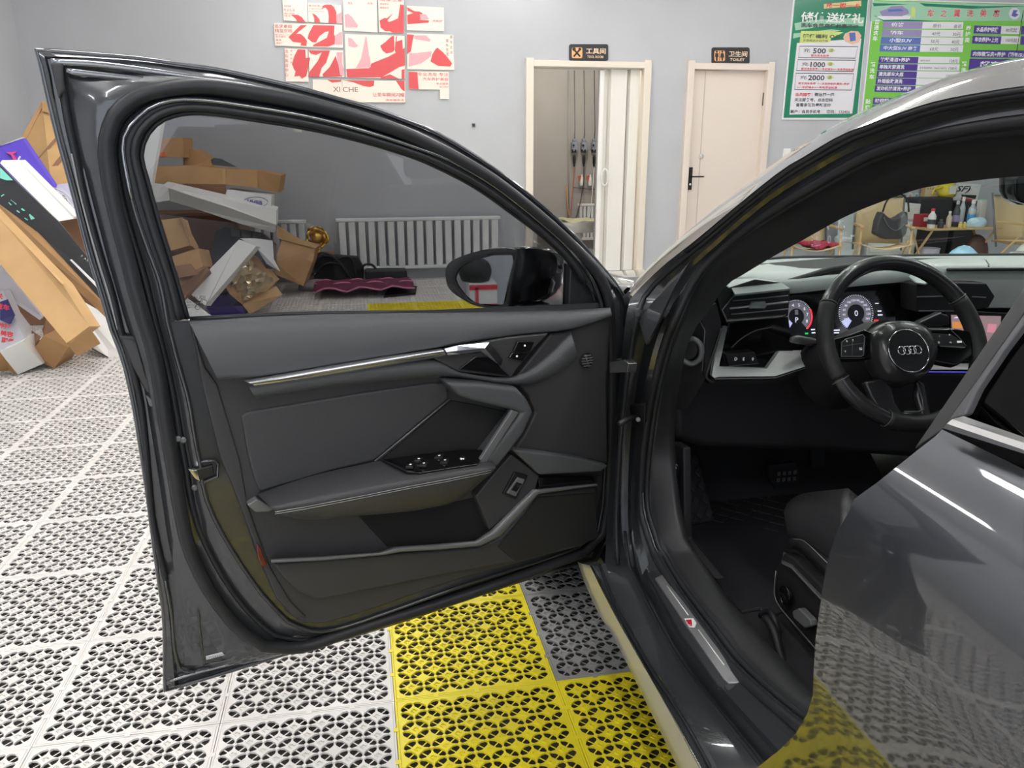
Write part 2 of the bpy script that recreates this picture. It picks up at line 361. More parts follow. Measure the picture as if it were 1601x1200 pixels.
cS = contour([[(226, 502), (215, 465), (196, 390), (177, 315), (166, 240), (170, 205), (180, 180)],
 [(180, 180), (196, 164), (222, 148.5), (252, 141), (290, 135.5), (330, 136), (405, 147), (480, 162), (555, 182), (630, 207), (680, 230), (713, 247), (767, 279), (820, 319), (873, 364), (913, 404), (940, 436), (953, 473)],
 [(953, 473), (956, 600), (952, 750), (942, 835), (915, 862)],
 [(915, 862), (859, 883), (750, 923), (615, 966), (530, 993), (470, 1012), (411, 1010)],
 [(411, 1010), (375, 984), (338, 940), (310, 891), (292, 845), (279, 780), (270, 725), (257, 650), (246, 575), (226, 502)]])
cL = contour([[(262, 502), (250, 440), (227, 377), (207, 315), (193, 245), (193, 217), (203, 197)],
 [(203, 197), (230, 171), (260, 159), (290, 155.5), (330, 158), (380, 165), (480, 182), (580, 208), (680, 241), (713, 256), (767, 287), (820, 327), (873, 372), (900, 401), (925, 435), (940, 473)],
 [(940, 473), (948, 600), (945, 750), (935, 830), (905, 855)],
 [(905, 855), (850, 875), (730, 913), (606, 957), (530, 982), (488, 986), (450, 971)],
 [(450, 971), (411, 930), (369, 870), (333, 806), (318, 762), (312, 717), (305, 687), (295, 625), (277, 562), (262, 502)]])
cG = []
for s, n in zip([[(296, 498), (275, 427), (252, 352), (235, 290), (224, 252), (224, 232), (234, 209)],
 [(234, 209), (253, 190), (290, 178.7), (330, 179), (392, 187.5), (480, 202), (555, 219), (630, 241), (680, 261), (740, 292), (793, 329), (847, 369), (880, 400), (893, 416)]], (16, 44)):
    cG += resamp([V((a[0], a[1], 0)) for a in cr([V((p[0], p[1], 0)) for p in s], 5)], n+1)[:-1]
cG.append(V((893, 416, 0)))
def mixc(a, b, t): return [p.lerp(q, t) for p, q in zip(a, b)]
def W(c, w): return [D(p.x, p.y, w) for p in c]
door = loft('front_door', [W(cO, -.085), W(cO, -.045), W(mixc(cO, cS, .10), -.040), W(mixc(cO, cS, .14), -.048), W(mixc(cO, cS, .45), -.046), W(mixc(cO, cS, .72), -.022), W(cS, -.016), W(mixc(cS, cL, .55), -.022), W(mixc(cS, cL, .8), -.008), W(cL, -.006)], M_pin, car, cu=True, smooth=True, label='dark grey painted door shell')
e = door.modifiers.new('e', 'EDGE_SPLIT'); e.split_angle = math.radians(50)
nU = NS[0]+NS[1]
Lu = cL[:nU+1]
loft('window_frame', [W(Lu, -.006), W(mixc(Lu, cG, .3), -.002), W(mixc(Lu, cG, .75), -.012), W(cG, -.022), W(cG, -.05), W(cO[:nU+1], -.085)], M_rub, door, smooth=True)
lo = cL[nU:]+[cL[0]]
lp = [D(p.x, p.y, -.006) for p in lo]
mesh('inner_panel', lp, [tuple(range(len(lp)))], M_pin, door)
loO = cO[nU:]+[cO[0]]; bl = [D(p.x, p.y, -.085) for p in loO]; c0 = sum(bl, V())/len(bl)
rows = [bl]+[[c0.lerp(p, k)-dn*z for p in bl] for k, z in ((.93, .02), (.7, .045), (.35, .055))]
v, f = loftgeo(rows, cu=True); f.append(tuple(range(len(v)-len(bl), len(v)))); mesh('outer_skin', v, f, M_paint, door, smooth=True)
gp = [D(p.x, p.y, -.035) for p in cG]+[D(890, 486, -.035), D(577, 490, -.035)]
poly('window_glass', gp, dn*-.004, M_tint, door)
tube('outer_edge', W(cO, -.047), .0042, M_paint, door, closed=True, segs=6)
tube('main_seal', W(cS, -.002), .0125, M_rub, door, closed=True, segs=10, label='thick black rubber seal')
tube('seal_lip', W(mixc(cS, cL, .45), -.012), .0045, M_rub, door, closed=True, segs=6)
tube('trim_lip', W(cL, -.001), .0042, M_grub, door, closed=True, segs=8); tube('trim_lip_highlight', W(cL[10:58], .0015), .0032, M_shine, door, segs=8)  # the bead adds a bright glint along the top lip
tube('glass_run', W(mixc(Lu, cG, .55), -.003), .006, M_rub, door, segs=8)
tube('glass_run_lip', W(mixc(Lu, cG, .93), -.016), .004, M_rub, door, segs=6)
tube('roof_rail_highlight', D3([(80, 97), (140, 100), (200, 107), (290, 120), (380, 132), (480, 155), (580, 185), (650, 213), (713, 240), (767, 274), (820, 313), (873, 357), (930, 412), (962, 450)], -.035), .0058, M_shine, door, curve=4, segs=8)  # glint on the painted top rail, built as a bright tube
tube('roof_rail_highlight_inner', D3([(103, 111), (155, 117), (215, 124), (262, 130)], -.032), .0055, M_shine, door, curve=4, segs=8)  # second top rail glint, again a bright tube
tube('edge_seal', D3([(96, 130), (106, 190), (117, 240), (132, 310), (155, 395), (175, 460), (188, 515), (198, 545), (208, 580), (220, 632), (228, 700), (237, 800), (246, 850), (259, 905)], -.04), .0055, M_rub, door, curve=4, segs=6)
tube('edge_bead', D3([(112, 240), (127, 310), (150, 395), (170, 460), (184, 515)], -.038), .0016, M_stitch, door, curve=4, segs=5)
poly('corner_cap', D3([(78, 97), (100, 98), (99, 108), (102, 140), (92, 155), (86, 130)], -.025), -dn*.02, M_dark, door, bevel=.004)
poly('stamped_recess', D3([(307, 940), (318, 937), (365, 1008), (392, 1018), (392, 1024), (325, 1037), (317, 1030)], -.03), -dn*.012, M_pin, door, bevel=.004)
tube('pressed_edge_highlight', D3([(266, 1064), (300, 1053), (360, 1038), (450, 1012)], -.04), .0032, M_shine, door, curve=3, segs=6)  # highlight along the bottom pressing, added as a bright tube
tube('recess_rim', D3([(320, 938), (310, 944), (318, 1028), (328, 1037), (392, 1023)], -.028), .0022, M_grub, door, curve=3, segs=5)
tube('pressed_ridge', D3([(258, 905), (268, 960), (272, 1010), (282, 1045), (305, 1050)], -.04), .003, M_pin, door, curve=4, segs=6)
poly('identity_label', D3([(322, 1026), (386, 1008), (388, 1014), (323, 1031)], -.027), -dn*.002, M_lbl, door)
a_, b_ = D(324, 1030, -.0265), D(386, 1013, -.0265); text('lettering', 'LFV2A2GY1M5016250 CHN', a_, (b_-a_).normalized(), V((0, 0, 1)), M_ink, door, h=.0045, wid=(b_-a_).length)
# latch, bolts and buffer on the shut face
poly('latch_housing', D3([(300, 735), (333, 727), (336, 742), (308, 753)], .004), -dn*.02, M_black, door, bevel=.002)
poly('latch_plate', D3([(294, 733), (309, 735), (313, 752), (305, 748)], .008), -dn*.014, M_chrome, door, bevel=.001)
tube('latch_rim', D3([(310, 722), (336, 719), (341, 725), (340, 745), (312, 756)], 0), .003, M_pin, door, segs=6)
for q in ((278, 685), (286, 687), (304, 761)): lathe('bolt', D(q[0], q[1], -.012), [(.006, 0), (.006, .004), (.0035, .006)], M_satin, door, ax=dn, segs=8)
poly('rubber_buffer', D3([(228, 618), (241, 625), (243, 636), (234, 636)], -.03), -dn*.012, M_satin, door, bevel=.003)
poly('drain_cavity', D3([(186, 524), (212, 524), (222, 540), (228, 575), (241, 600), (242, 622), (228, 612), (208, 575), (196, 545)], -.034), -dn*.006, M_glossb, door, bevel=.003)
# door card
def DP(name, pts, w, th, m, bevel=.003, smoothc=0, **k):
    P = D3(pts, w)
    return poly(name, P, -dn*th, m, door, bevel=bevel, **k)
card = [(297, 505), (306, 545), (314, 590), (326, 640), (345, 710), (369, 770), (390, 830), (402, 868), (424, 918), (446, 955), (470, 974), (500, 977), (560, 962), (640, 933), (730, 903), (850, 870), (905, 851), (921, 838), (933, 815), (943, 760), (949, 690), (951, 593), (957, 484), (800, 488)]
DP('door_card', card, .012, .025, M_dark, bevel=.008)
# recessed left border
DP('card_border', [(302, 515), (322, 575), (340, 600), (352, 640), (376, 720), (388, 790), (402, 830), (425, 890), (455, 940), (480, 965), (460, 966), (432, 935), (405, 870), (372, 780), (345, 715), (318, 610)], .017, .01, M_dark, bevel=.004)
top = [(295, 502), (400, 495), (500, 491), (586, 489), (700, 488), (800, 487), (880, 485), (954, 480)]
bot = [(341, 594), (415, 589), (500, 575), (590, 560), (691, 543), (800, 525), (892, 515), (957, 494)]
rows = []
for t, w_ in ((0, -.02), (.02, .012), (.10, .028), (.3, .038), (.6, .044), (.9, .046), (.97, .044), (1, .02)):
    rows.append(cr([D(a[0]+(b[0]-a[0])*t, a[1]+(b[1]-a[1])*t, w_) for a, b in zip(top, bot)], 4))
loft('upper_pad', rows, M_pad, door, smooth=True)
# shoulder band below the chrome strip
band_t = A([(240, 300), (420, 262), (700, 215), (910, 205), (1000, 258), (1190, 280), (1330, 118), (1400, 108), (1545, 30)])
rows = []
bt = [(385, 597), (470, 586), (560, 572), (678, 561), (717, 580), (800, 588), (850, 560), (892, 518)]
bb = [(400, 624), (470, 612), (560, 601), (673, 590), (730, 592), (808, 603), (865, 590), (905, 560)]
for t, w_ in ((0, .03), (.1, .044), (.55, .05), (.9, .04), (1, .012)): rows.append(cr([D(a[0]+(b[0]-a[0])*t, a[1]+(b[1]-a[1])*t, w_) for a, b in zip(bt, bb)], 3))
loft('shoulder_band', rows, M_pad, door, smooth=True)
DP('front_wing', A([(1330, 118), (1400, 108), (1545, 40), (1530, 300), (1535, 585), (1300, 540), (1200, 530), (1235, 480), (1275, 400), (1250, 340), (1195, 285)]), .03, .03, M_dark, bevel=.006)
DP('insert_panel', A([(222, 415), (240, 398), (650, 330), (900, 294), (960, 294), (965, 352), (700, 572), (540, 610), (290, 684), (270, 640), (248, 560)]), .018, .012, M_vinyl, bevel=.005)
tube('insert_seam', D3(A([(700, 573), (968, 352)]), .02), .0018, M_satin, door)
DP('speaker_mesh', A([(972, 356), (1060, 372), (1195, 402), (1100, 532), (720, 572)]), .016, .006, M_mesh, bevel=.001)
# chrome strip
cs_t = A([(230, 285), (500, 238), (750, 197), (940, 170)]); cs_b = A([(275, 305), (500, 275), (750, 232), (958, 197)])
rows = [[D(a[0]+(b[0]-a[0])*t, a[1]+(b[1]-a[1])*t, w_) for a, b in zip(cs_t, cs_b)] for t, w_ in ((0, .044), (.12, .052), (.52, .066), (.55, .060), (.8, .060), (1, .046))]
loft('chrome_strip', rows, mat('satin_chrome', (.66, .67, .69), .24, metal=.9), door, smooth=True)
DP('handle_recess', A([(912, 208), (960, 170), (1180, 130), (1325, 116), (1240, 200), (1190, 275), (1000, 255)]), .048, .02, M_dark, bevel=.004)
DP('handle_bezel', A([(1000, 245), (1060, 200), (1130, 200), (1150, 240), (1185, 270)]), .052, .01, M_glossb, bevel=.002)
rows = [[D(*p) for p in r] for r in (
 [(695, 545, .05), (715, 540, .055), (765, 535, .06), (786, 562, .05)], [(695, 545, .058), (715, 540, .068), (765, 535, .075), (786, 562, .06)],
 [(698, 550, .06), (715, 548, .07), (758, 544, .08), (783, 571, .062)], [(700, 555, .058), (720, 553, .062), (752, 549, .07), (779, 569, .058)], [(700, 556, .045), (720, 555, .05), (752, 552, .055), (778, 569, .05)])]
loft('door_handle', rows, M_chrome, door, smooth=False, label='chrome inner door handle')
DP('lock_switch', A([(1212, 145), (1272, 145), (1257, 180), (1195, 182)]), .056, .008, M_glossb, bevel=.002)
DP('lock_switch', A([(1193, 185), (1254, 184), (1230, 216), (1180, 205)]), .056, .008, M_glossb, bevel=.002)
for q in (A([(1236, 160)])[0], A([(1208, 198)])[0]): lathe('icon', D(q[0], q[1], .0565), [(.0022, 0), (.0022, .0005)], M_icon, door, ax=dn, segs=8)
# front air grille
gc = D(917, 563, .0335); ud, uz = dd, V((0, 0, 1))
lathe('tweeter_grille', gc-dn*.002, [(.017, 0), (.017, .0035), (.0155, .004), (.0145, .001)], M_black, door, ax=dn, segs=28)
for k in range(-2, 3):
    hw = math.sqrt(.0145**2-(k*.0058)**2); box('grille_slat', gc+uz*k*.0058+dn*.003, (2*hw, .004, .0022), M_satin, door, R=Matrix((dd, dn, uz)).transposed())
tube('grille_bar', [gc-dd*.004-uz*.014+dn*.004, gc+dd*.006+uz*.014+dn*.004], .0012, M_satin, door, segs=5)
# armrest
Rb = [(402, 772), (450, 755), (500, 740), (550, 729), (595, 720), (660, 712), (720, 706), (763, 706)]
Rr = [(424, 794), (470, 786), (520, 777), (560, 770), (600, 762), (660, 751), (720, 740), (776, 731)]
Rl = [(436, 804), (478, 812), (525, 810), (560, 806), (610, 802), (660, 796), (715, 782), (766, 742)]
rows = [[D(p[0], p[1], .01) for p in Rb], [D(p[0], p[1], .022) for p in Rb]]
for t, w_ in ((.3, .045), (.6, .075), (.85, .096), (.96, .102)): rows.append([D(a[0]+(b[0]-a[0])*t, a[1]+(b[1]-a[1])*t, w_) for a, b in zip(Rb, Rr)])
for t, w_ in ((.1, .104), (.25, .104), (.6, .095), (.9, .078), (1, .06)): rows.append([D(a[0]+(b[0]-a[0])*t, a[1]+(b[1]-a[1])*t, w_) for a, b in zip(Rr, Rl)])
rows.append([D(p[0], p[1]-1, .012) for p in Rl])
rows = [cr(r, 3) for r in rows]
v, f = loftgeo(rows); n_ = len(rows[0]); f += [tuple(i*n_ for i in range(len(rows))), tuple((i+1)*n_-1 for i in range(len(rows)))[::-1]]
mesh('armrest', v, f, M_vinyl, door, smooth=True)
for dy in (0, 3.2): tube('stitching', D3([(430, 800+dy), (478, 792+dy), (525, 783+dy), (586, 771+dy), (640, 760+dy), (700, 749+dy), (768, 735+dy)], .1055), .0007, M_stitch, door, segs=5)
DP('armrest_end_trim', A([(243, 730), (280, 708), (345, 745), (320, 755), (275, 757)]), .03, .02, M_satin, bevel=.003)
# switch panel on the armrest
def DT(name, pts, up, th, m, bevel=.001, par=None): return poly(name, D3(pts), V((0, 0, up)), m, par or door, bevel=bevel)
swp = [(597, 721, .026), (660, 712, .03), (720, 705, .03), (765, 705, .035), (746, 728, .088), (700, 735, .088), (656, 742, .088), (636, 739, .082)]
def wsp(x, y):  # depth on the tilted switch plate
    t = (y-(721-(x-597)*.105))/24; return .028+t*.058
DT('switch_panel', swp, .004, 0, M_glossb)
for x, y in ((642, 734.7), (655, 725.5), (663, 732.5), (687, 720.5), (696, 727.5)):
    q = [(x-8, y+1), (x-3, y-4), (x+7, y-5), (x+4, y+1.5)]
    DT('window_switch', [(a, b-3, wsp(a, b)) for a, b in q], .006, 0, M_black)
    c = D(x, y-4, wsp(x, y))+V((0, 0, .0068)); lathe('switch_icon', c, [(.0024, 0), (.0024, .0004)], M_icon, door, segs=8)
lathe('mirror_knob', D(722, 725, .055)+V((0, 0, .002)), [(.0095, 0), (.0095, .004), (.0082, .005), (.0088, .006), (.0088, .012), (.007, .0135)], M_chrome, door, segs=20)
# pull handle
DP('pull_handle', A([(955, 292), (1080, 296), (1212, 314), (1245, 350), (1272, 398), (1232, 482), (1140, 600), (1072, 602), (1222, 405), (1192, 392), (1060, 362), (1003, 343)]), .07, .06, M_pad, bevel=.01)
DP('pull_handle_accent', [(801, 641), (811, 645), (753, 735), (743, 730)], .073, .01, M_satin, bevel=.002)
# pocket and lower trim
DP('pocket_wall', A([(1140, 602), (1190, 548), (1290, 625), (1275, 675), (1110, 822), (1060, 700)]), .035, .03, M_dark, bevel=.004)
DP('map_pocket', A([(640, 768), (850, 752), (1060, 702), (1110, 812), (1060, 858), (745, 880)]), .0135, .004, mat('pocket_liner', (.006, .006, .007), .8), bevel=.001)
lt = A([(328, 922), (520, 912), (715, 898), (770, 878), (900, 870), (1058, 857), (1110, 822), (1190, 742), (1262, 672), (1290, 672), (1492, 652)])
lb = A([(330, 937), (520, 928), (735, 908), (790, 898), (930, 890), (1078, 877), (1150, 842), (1220, 768), (1284, 692), (1300, 688), (1496, 662)])
rows = [[D(a[0]+(b[0]-a[0])*t, a[1]+(b[1]-a[1])*t, w_) for a, b in zip(lt, lb)] for t, w_ in ((0, .012), (.05, .04), (.45, .048), (.9, .046), (1, .02))]
loft('lower_trim_highlight', rows, M_satin, door, smooth=True)  # lighter grey holds the highlight along this edge
DP('lower_card', A([(335, 940), (735, 910), (1078, 880), (1150, 845), (1290, 692), (1495, 668), (1500, 840), (1440, 880), (1200, 935), (900, 990), (700, 1030), (500, 1070), (430, 1045), (380, 1000)]), .026, .015, M_dark, bevel=.006)
DP('woofer_mesh', A([(1140, 880), (1285, 702), (1488, 687), (1498, 842), (1480, 855), (1205, 935)]), .029, .006, M_mesh, bevel=.002)
DP('wing_ledge', A([(1192, 533), (1290, 542), (1420, 560), (1538, 590), (1510, 612), (1290, 624), (1265, 600)]), .05, .04, M_pad, bevel=.006)
DP('ledge_recess', A([(1285, 630), (1482, 630), (1490, 650), (1288, 680)]), .034, .01, M_glossb, bevel=.002)
DP('boot_switch_bezel', A([(1200, 612), (1248, 625), (1205, 712), (1158, 690)]), .04, .01, M_black, bevel=.002)
DP('boot_switch', A([(1212, 632), (1238, 640), (1205, 700), (1172, 688)]), .044, .01, M_satin, bevel=.002)
DP('boot_switch_cap', A([(1207, 648), (1228, 655), (1206, 684), (1188, 676)]), .046, .01, M_glossb, bevel=.001)
poly('red_reflector', D3([(401, 850), (406, 852), (419, 884), (411, 887), (403, 872)], .022), -dn*.006, M_lens, door, bevel=.002)
# hinge side hardware
for y in (570, 765): poly('hinge', D3([(953, y-8), (978, y-10), (980, y+8), (953, y+8)], -.03), -dn*.03, M_pin, door, bevel=.003)
poly('check_strap_mount', D3([(953, 652), (972, 650), (972, 668), (955, 672)], -.03), -dn*.015, M_pin, door, bevel=.002)
for k in range(6): lathe('cable_boot', D(955, 695+k*4.5, -.05), [(.012, -.002), (.014, 0), (.012, .002)], M_rub, door, segs=12)
# belt seal and sail panel
tube('belt_seal', D3([(297, 499), (450, 491), (586, 489), (750, 487), (892, 485)], -.022), .005, M_rub, door, curve=2)
poly('sail_panel', D3([(892, 412), (918, 428), (936, 455), (942, 481), (889, 487)], -.018), -dn*.03, M_rub, door, bevel=.004)
tube('sail_rib', D3([(902, 420), (922, 446), (932, 480)], -.016), .0035, M_grub, door, curve=4, segs=6)
# wing mirror, outside the door
Pi = D(796, 440, -.10); mn = (dd*.90+dn*.44).normalized()
def MP(px, py, k=0): return onp(px, py, Pi+mn*k, mn)
hb = [(697, 436), (698, 417), (713, 404), (753, 391), (793, 388), (812, 393), (812, 430), (804, 460), (795, 482), (748, 479), (719, 465), (703, 452)]
gl = [(712, 436), (721, 417), (740, 407), (772, 399), (801, 398.5), (802.5, 409), (793, 447), (787, 476), (745, 474.5), (724, 457)]
ring = cr([MP(*p) for p in hb], 3, True); inn = resamp(cr([MP(*p, -.004) for p in gl], 3, True)+[MP(712, 436, -.004)], len(ring)+1)[:-1]
P0 = MP(760, 437); rows = [inn, ring]
for k, s, up in ((.012, 1.03, 0), (.035, 1.0, .0), (.065, .92, -.001), (.095, .72, -.002), (.12, .44, -.003), (.138, .1, -.004)): rows.append([P0+(p-P0)*s-dd*k*1.5-dn*.1*k+V((0, 0, up)) for p in ring])
v, f = loftgeo(rows, cu=True); f.append(tuple(range(len(v)-len(ring), len(v))))
wm = mesh('wing_mirror', v, f, M_grub, car, smooth=True); 
poly('mirror_glass', [MP(*p, -.006) for p in gl], -mn*.003, mat('mirror_glass', (.75, .78, .8), .02, metal=1), wm)
bs = [D(811, 477, -.07), D(862, 474, -.07), D(866, 488, -.07), D(812, 488, -.07)]; poly('mirror_foot', bs, -dn*.1, M_grub, wm, bevel=.006)
# ------------------------------------------------------------------ car body round the opening
fB = lambda z: 1.38+max(0, z-.95)*.38
fR = lambda z: 1.31+max(0, z-1.03)*.42
def B(px, py, off=0, f=fB):
    x = 1.4
    for _ in range(25): P = Xp(px, py, x+off); x = f(P.z)
    return P
def BL(L, off=0, f=fB): return [B(p[0], p[1], p[2] if len(p) > 2 else off, f) for p in L]
def sec(secs, off, ns=(26, 24, 30)):
    out = []
    for s, n, o in zip(secs, ns, off if isinstance(off, (list, tuple)) else (off,)*3):
        k = len(s); pts = cr([V((p[0], p[1], (o[0]+(o[1]-o[0])*i/(k-1)) if isinstance(o, tuple) else o)) for i, p in enumerate(s)], 5)
        q = resamp(pts, n+1); out += [B(a.x, a.y, a.z) for a in q[:-1]]
    a = q[-1]; out.append(B(a.x, a.y, a.z)); return out
E0 = [[(1160, 1270), (1122, 1200), (1075, 1118), (1017, 1037), (970, 946), (946, 880)], [(946, 880), (950, 800), (957, 720), (964, 640), (972, 560), (978, 500), (985, 468)], [(985, 468), (994, 456), (1038, 414), (1089, 374), (1150, 323), (1220, 267), (1260, 243), (1312, 212), (1368, 190), (1455, 160), (1541, 143), (1601, 134), (1700, 122)]]
E1 = [[(1240, 1260), (1191, 1194), (1121, 1107), (1063, 1031), (1017, 949), (985, 882)], [(985, 882), (977, 820), (978, 720), (984, 640), (996, 560), (1010, 500), (1030, 460)], [(1030, 460), (1048, 438), (1089, 402), (1150, 348), (1205, 303), (1260, 268), (1312, 238), (1368, 213), (1455, 184), (1541, 166), (1601, 157), (1700, 146)]]
E2 = [[(1250, 1220), (1200, 1165), (1133, 1090), (1081, 1025), (1034, 952), (1002, 905)], [(1002, 905), (988, 840), (987, 760), (994, 680), (1008, 600), (1026, 530), (1052, 475)], [(1052, 475), (1068, 452), (1100, 408), (1156, 358), (1214, 315), (1270, 280), (1312, 255), (1370, 229), (1455, 203), (1541, 186), (1601, 178), (1700, 168)]]
E3 = [[(1290, 1170), (1235, 1125), (1150, 1050), (1104, 990), (1058, 925), (1022, 865)], [(1022, 865), (1003, 800), (1003, 740), (1010, 670), (1023, 600), (1042, 530), (1062, 484)], [(1062, 484), (1080, 446), (1108, 408), (1163, 360), (1224, 318), (1275, 288), (1312, 266), (1372, 236), (1455, 212), (1541, 196), (1601, 188), (1700, 178)]]
E4 = [[(1320, 1140), (1250, 1100), (1171, 1030), (1121, 968), (1070, 905), (1036, 848)], [(1036, 848), (1020, 790), (1020, 730), (1027, 670), (1038, 600), (1056, 535), (1074, 484)], [(1074, 484), (1089, 450), (1118, 410), (1168, 370), (1230, 330), (1280, 302), (1320, 280), (1375, 252), (1455, 230), (1541, 217), (1601, 212), (1700, 204)]]
E5 = [[(1330, 1120), (1275, 1090), (1209, 1020), (1142, 945), (1100, 885), (1070, 842)], [(1070, 842), (1058, 790), (1052, 730), (1047, 670), (1053, 600), (1066, 530), (1082, 494)], [(1082, 494), (1106, 463), (1127, 430), (1157, 410), (1200, 383), (1262, 347), (1325, 311), (1388, 284), (1450, 262), (1526, 249), (1601, 239), (1700, 230)]]
rE = sec(E0, ((-.10), (-.11, -.07), (-.06, -.02))); rE1 = sec(E1, (-.04, (-.04, -.02), (-.02, 0))); rE2 = sec(E2, (-.046, (-.046, -.01), (-.01, .01)))
rE3 = sec(E3, (0, 0, (0, .02))); rE4 = sec(E4, (.03, .02, (.02, .05))); rE5 = sec(E5, ((.09, .07), (.06, .06), (.07, .11)))
body = loft('body_frame', [rE, rE1], M_pin, car, smooth=True, label='dark grey painted door opening frame')
rb = loft('door_rebate', [rE1, [a.lerp(b, .12)+V((.006, 0, -.004)) for a, b in zip(rE1, rE2)], rE2, [a.lerp(b, .1)+V((0, 0, .004)) for a, b in zip(rE2, rE3)], [a.lerp(b, .6) for a, b in zip(rE2, rE3)]], M_paint, body, smooth=True); e = rb.modifiers.new('e', 'EDGE_SPLIT'); e.split_angle = math.radians(30)
tube('rebate_gap', [p+V((-.002, 0, -.002)) for p in rE1[:30]], .0055, M_rub, body, segs=6)
loft('seal_bed', [[a.lerp(b, .6) for a, b in zip(rE2, rE3)], rE3, rE4], M_rub, body, smooth=True)
loft('entry_trim', [rE4, [a.lerp(b, .12)+V((0, 0, .008)) for a, b in zip(rE4, rE5)], [a.lerp(b, .85)+V((0, 0, .004)) for a, b in zip(rE4, rE5)], rE5, [p+V((.03, .04, -.03)) for p in rE5]], mat('entry_trim_plastic', (.032, .032, .034), .42, bump=.4, bscale=900), body, smooth=True)
tube('opening_seal', rE3, .009, M_rub, body, segs=8); tube('opening_seal_lip', [a.lerp(b, .6) for a, b in zip(rE3, rE4)], .006, M_rub, body, segs=8)
tube('opening_seal_bead', [a.lerp(b, .3)+V((-.002, 0, .003)) for a, b in zip(rE3, rE4)], .0035, M_grub, body, segs=6)
tube('rebate_seal', [a.lerp(b, .5) for a, b in zip(rE, rE1)][26:], .006, M_rub, body, segs=6)
i0 = 50
tube('pillar_gutter', [a.lerp(b, .25) for a, b in zip(rE, rE1)][i0+4:], .0045, M_rub, body, segs=6)
# outer sill and skirt
def xl(L, x): return resamp(cr([Xp(p[0], p[1], x) for p in L], 4), 24)
s3_ = xl([(946, 880), (970, 946), (1017, 1037), (1075, 1118), (1122, 1200), (1160, 1270)], 1.28)
s2_ = xl([(924, 884), (941, 920), (973, 981), (1040, 1098), (1095, 1200), (1135, 1275)], 1.25)
s1_ = xl([(903, 878), (916, 915), (941, 969), (953, 982), (1017, 1112), (1060, 1200), (1095, 1270)], 1.255)
s0_ = [p+V((.02, 0, -.03)) for p in s1_]
sm_ = [a.lerp(b, .4)+V((-.004, 0, -.004)) for a, b in zip(s2_, s3_)]
loft('sill', [s3_, [a.lerp(b, .3) for a, b in zip(s3_, sm_)], sm_, s2_], M_pin, car, smooth=True)
M_skirt2 = mat('sill_floor_reflection', (.47, .475, .50), .3, metal=.2, coat=.6)  # bright floor reflection put into the sill colour
sk = loft('sill_skirt', [s2_, [a.lerp(b, .5)+V((-.003, 0, 0)) for a, b in zip(s2_, s1_)], s1_, s0_], M_skirt2, car, smooth=True, label='sill skirt, pale from a painted floor reflection')
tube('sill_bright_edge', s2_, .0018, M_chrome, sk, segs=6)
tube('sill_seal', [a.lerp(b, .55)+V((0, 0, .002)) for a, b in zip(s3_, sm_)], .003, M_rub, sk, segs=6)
# scuff plate
sp = [Zp(x, y, .404) for x, y in ((1024, 903), (1036, 897), (1100, 980), (1158, 1062), (1157, 1067), (1139, 1067), (1131, 1060), (1075, 980))]
plate = poly('scuff_plate', sp, V((0, 0, -.006)), mat('brushed_steel', (.42, .42, .43), .35, metal=.8, bump=.4, bscale=300), car, bevel=.0015)
poly('scuff_base', [Zp(x, y, .400) for x, y in ((1012, 895), (1020, 888), (1042, 893), (1165, 1062), (1181, 1092), (1150, 1092), (1136, 1082), (1120, 1068), (1062, 985))], V((0, 0, -.02)), M_rub, plate, bevel=.004)
poly('scuff_end_cap', [Zp(x, y, .402) for x, y in ((1132, 1070), (1160, 1070), (1177, 1089), (1152, 1089), (1139, 1080))], V((0, 0, -.004)), M_dark, plate, bevel=.001)
for a, b in (((1043, 915), (1076, 961)), ((1092, 984), (1132, 1039))): tube('inlay_line', [Zp(*a, .4045), Zp(*b, .4045)], .0012, M_white, plate, segs=4)
M_bred = mat('badge_red', (.6, .01, .02), .4)
poly('badge', [Zp(x, y, .405) for x, y in ((1070, 967), (1084, 966.5), (1089, 974), (1086, 981), (1078, 981))], V((0, 0, .0008)), M_white, plate)
poly('badge_field', [Zp(x, y, .4061) for x, y in ((1072, 968.5), (1081, 968), (1082, 975), (1076, 975.5))], V((0, 0, .0003)), M_bred, plate)
ta = (Zp(1084, 974, .406)-Zp(1074, 975, .406)).normalized(); text('badge_letter', 'S', Zp(1078, 979, .4064), ta, V((0, 0, 1)).cross(ta), M_bred, plate, h=.010, shear=.3, bold=.03)
for q in ((1036, 985), (1072, 1078), (1150, 1180)): pass
# A-pillar outer face and roof
SL = [(984, 453), (1026, 407), (1080, 358), (1150, 302), (1210, 258), (1260, 225), (1303, 199), (1347, 175), (1411, 147), (1477, 121), (1541, 102), (1601, 89), (1700, 74)]
sil = resamp([B(p.x, p.y, .055+.035*min(1, i/40)) for i, p in enumerate(cr([V((a, b, 0)) for a, b in SL], 5))], 31); ed = rE[50:]
ed = resamp(ed, 31)
ctr = [V((2.14, p.y+.06*(1-i/30), p.z+.012+.035*min(1, i/12))) for i, p in enumerate(sil)]
right = lambda r: [V((4.28-p.x, p.y, p.z)) for p in r]
loft('pillar_and_roof_rail', [ed, [a.lerp(b, .3)+V((-.006, 0, .002)) for a, b in zip(ed, sil)], [a.lerp(b, .7)+V((-.005, 0, .005)) for a, b in zip(ed, sil)], sil, [p+V((.035, .004, -.003)) for p in sil]], M_paint, car, smooth=True)
k0 = 19
rr = [[p+V((.02, 0, -.002)) for p in sil[k0:]]+[sil[-1]+V((.02, -1.6, .0))], [a.lerp(b, .5)+V((0, 0, .02)) for a, b in zip(sil[k0:], ctr[k0:])]+[(sil[-1]+ctr[-1])/2+V((0, -1.6, .02))], ctr[k0:]+[ctr[-1]+V((0, -1.6, 0))]]
rr = rr+[right(rr[1]), right(rr[0])]
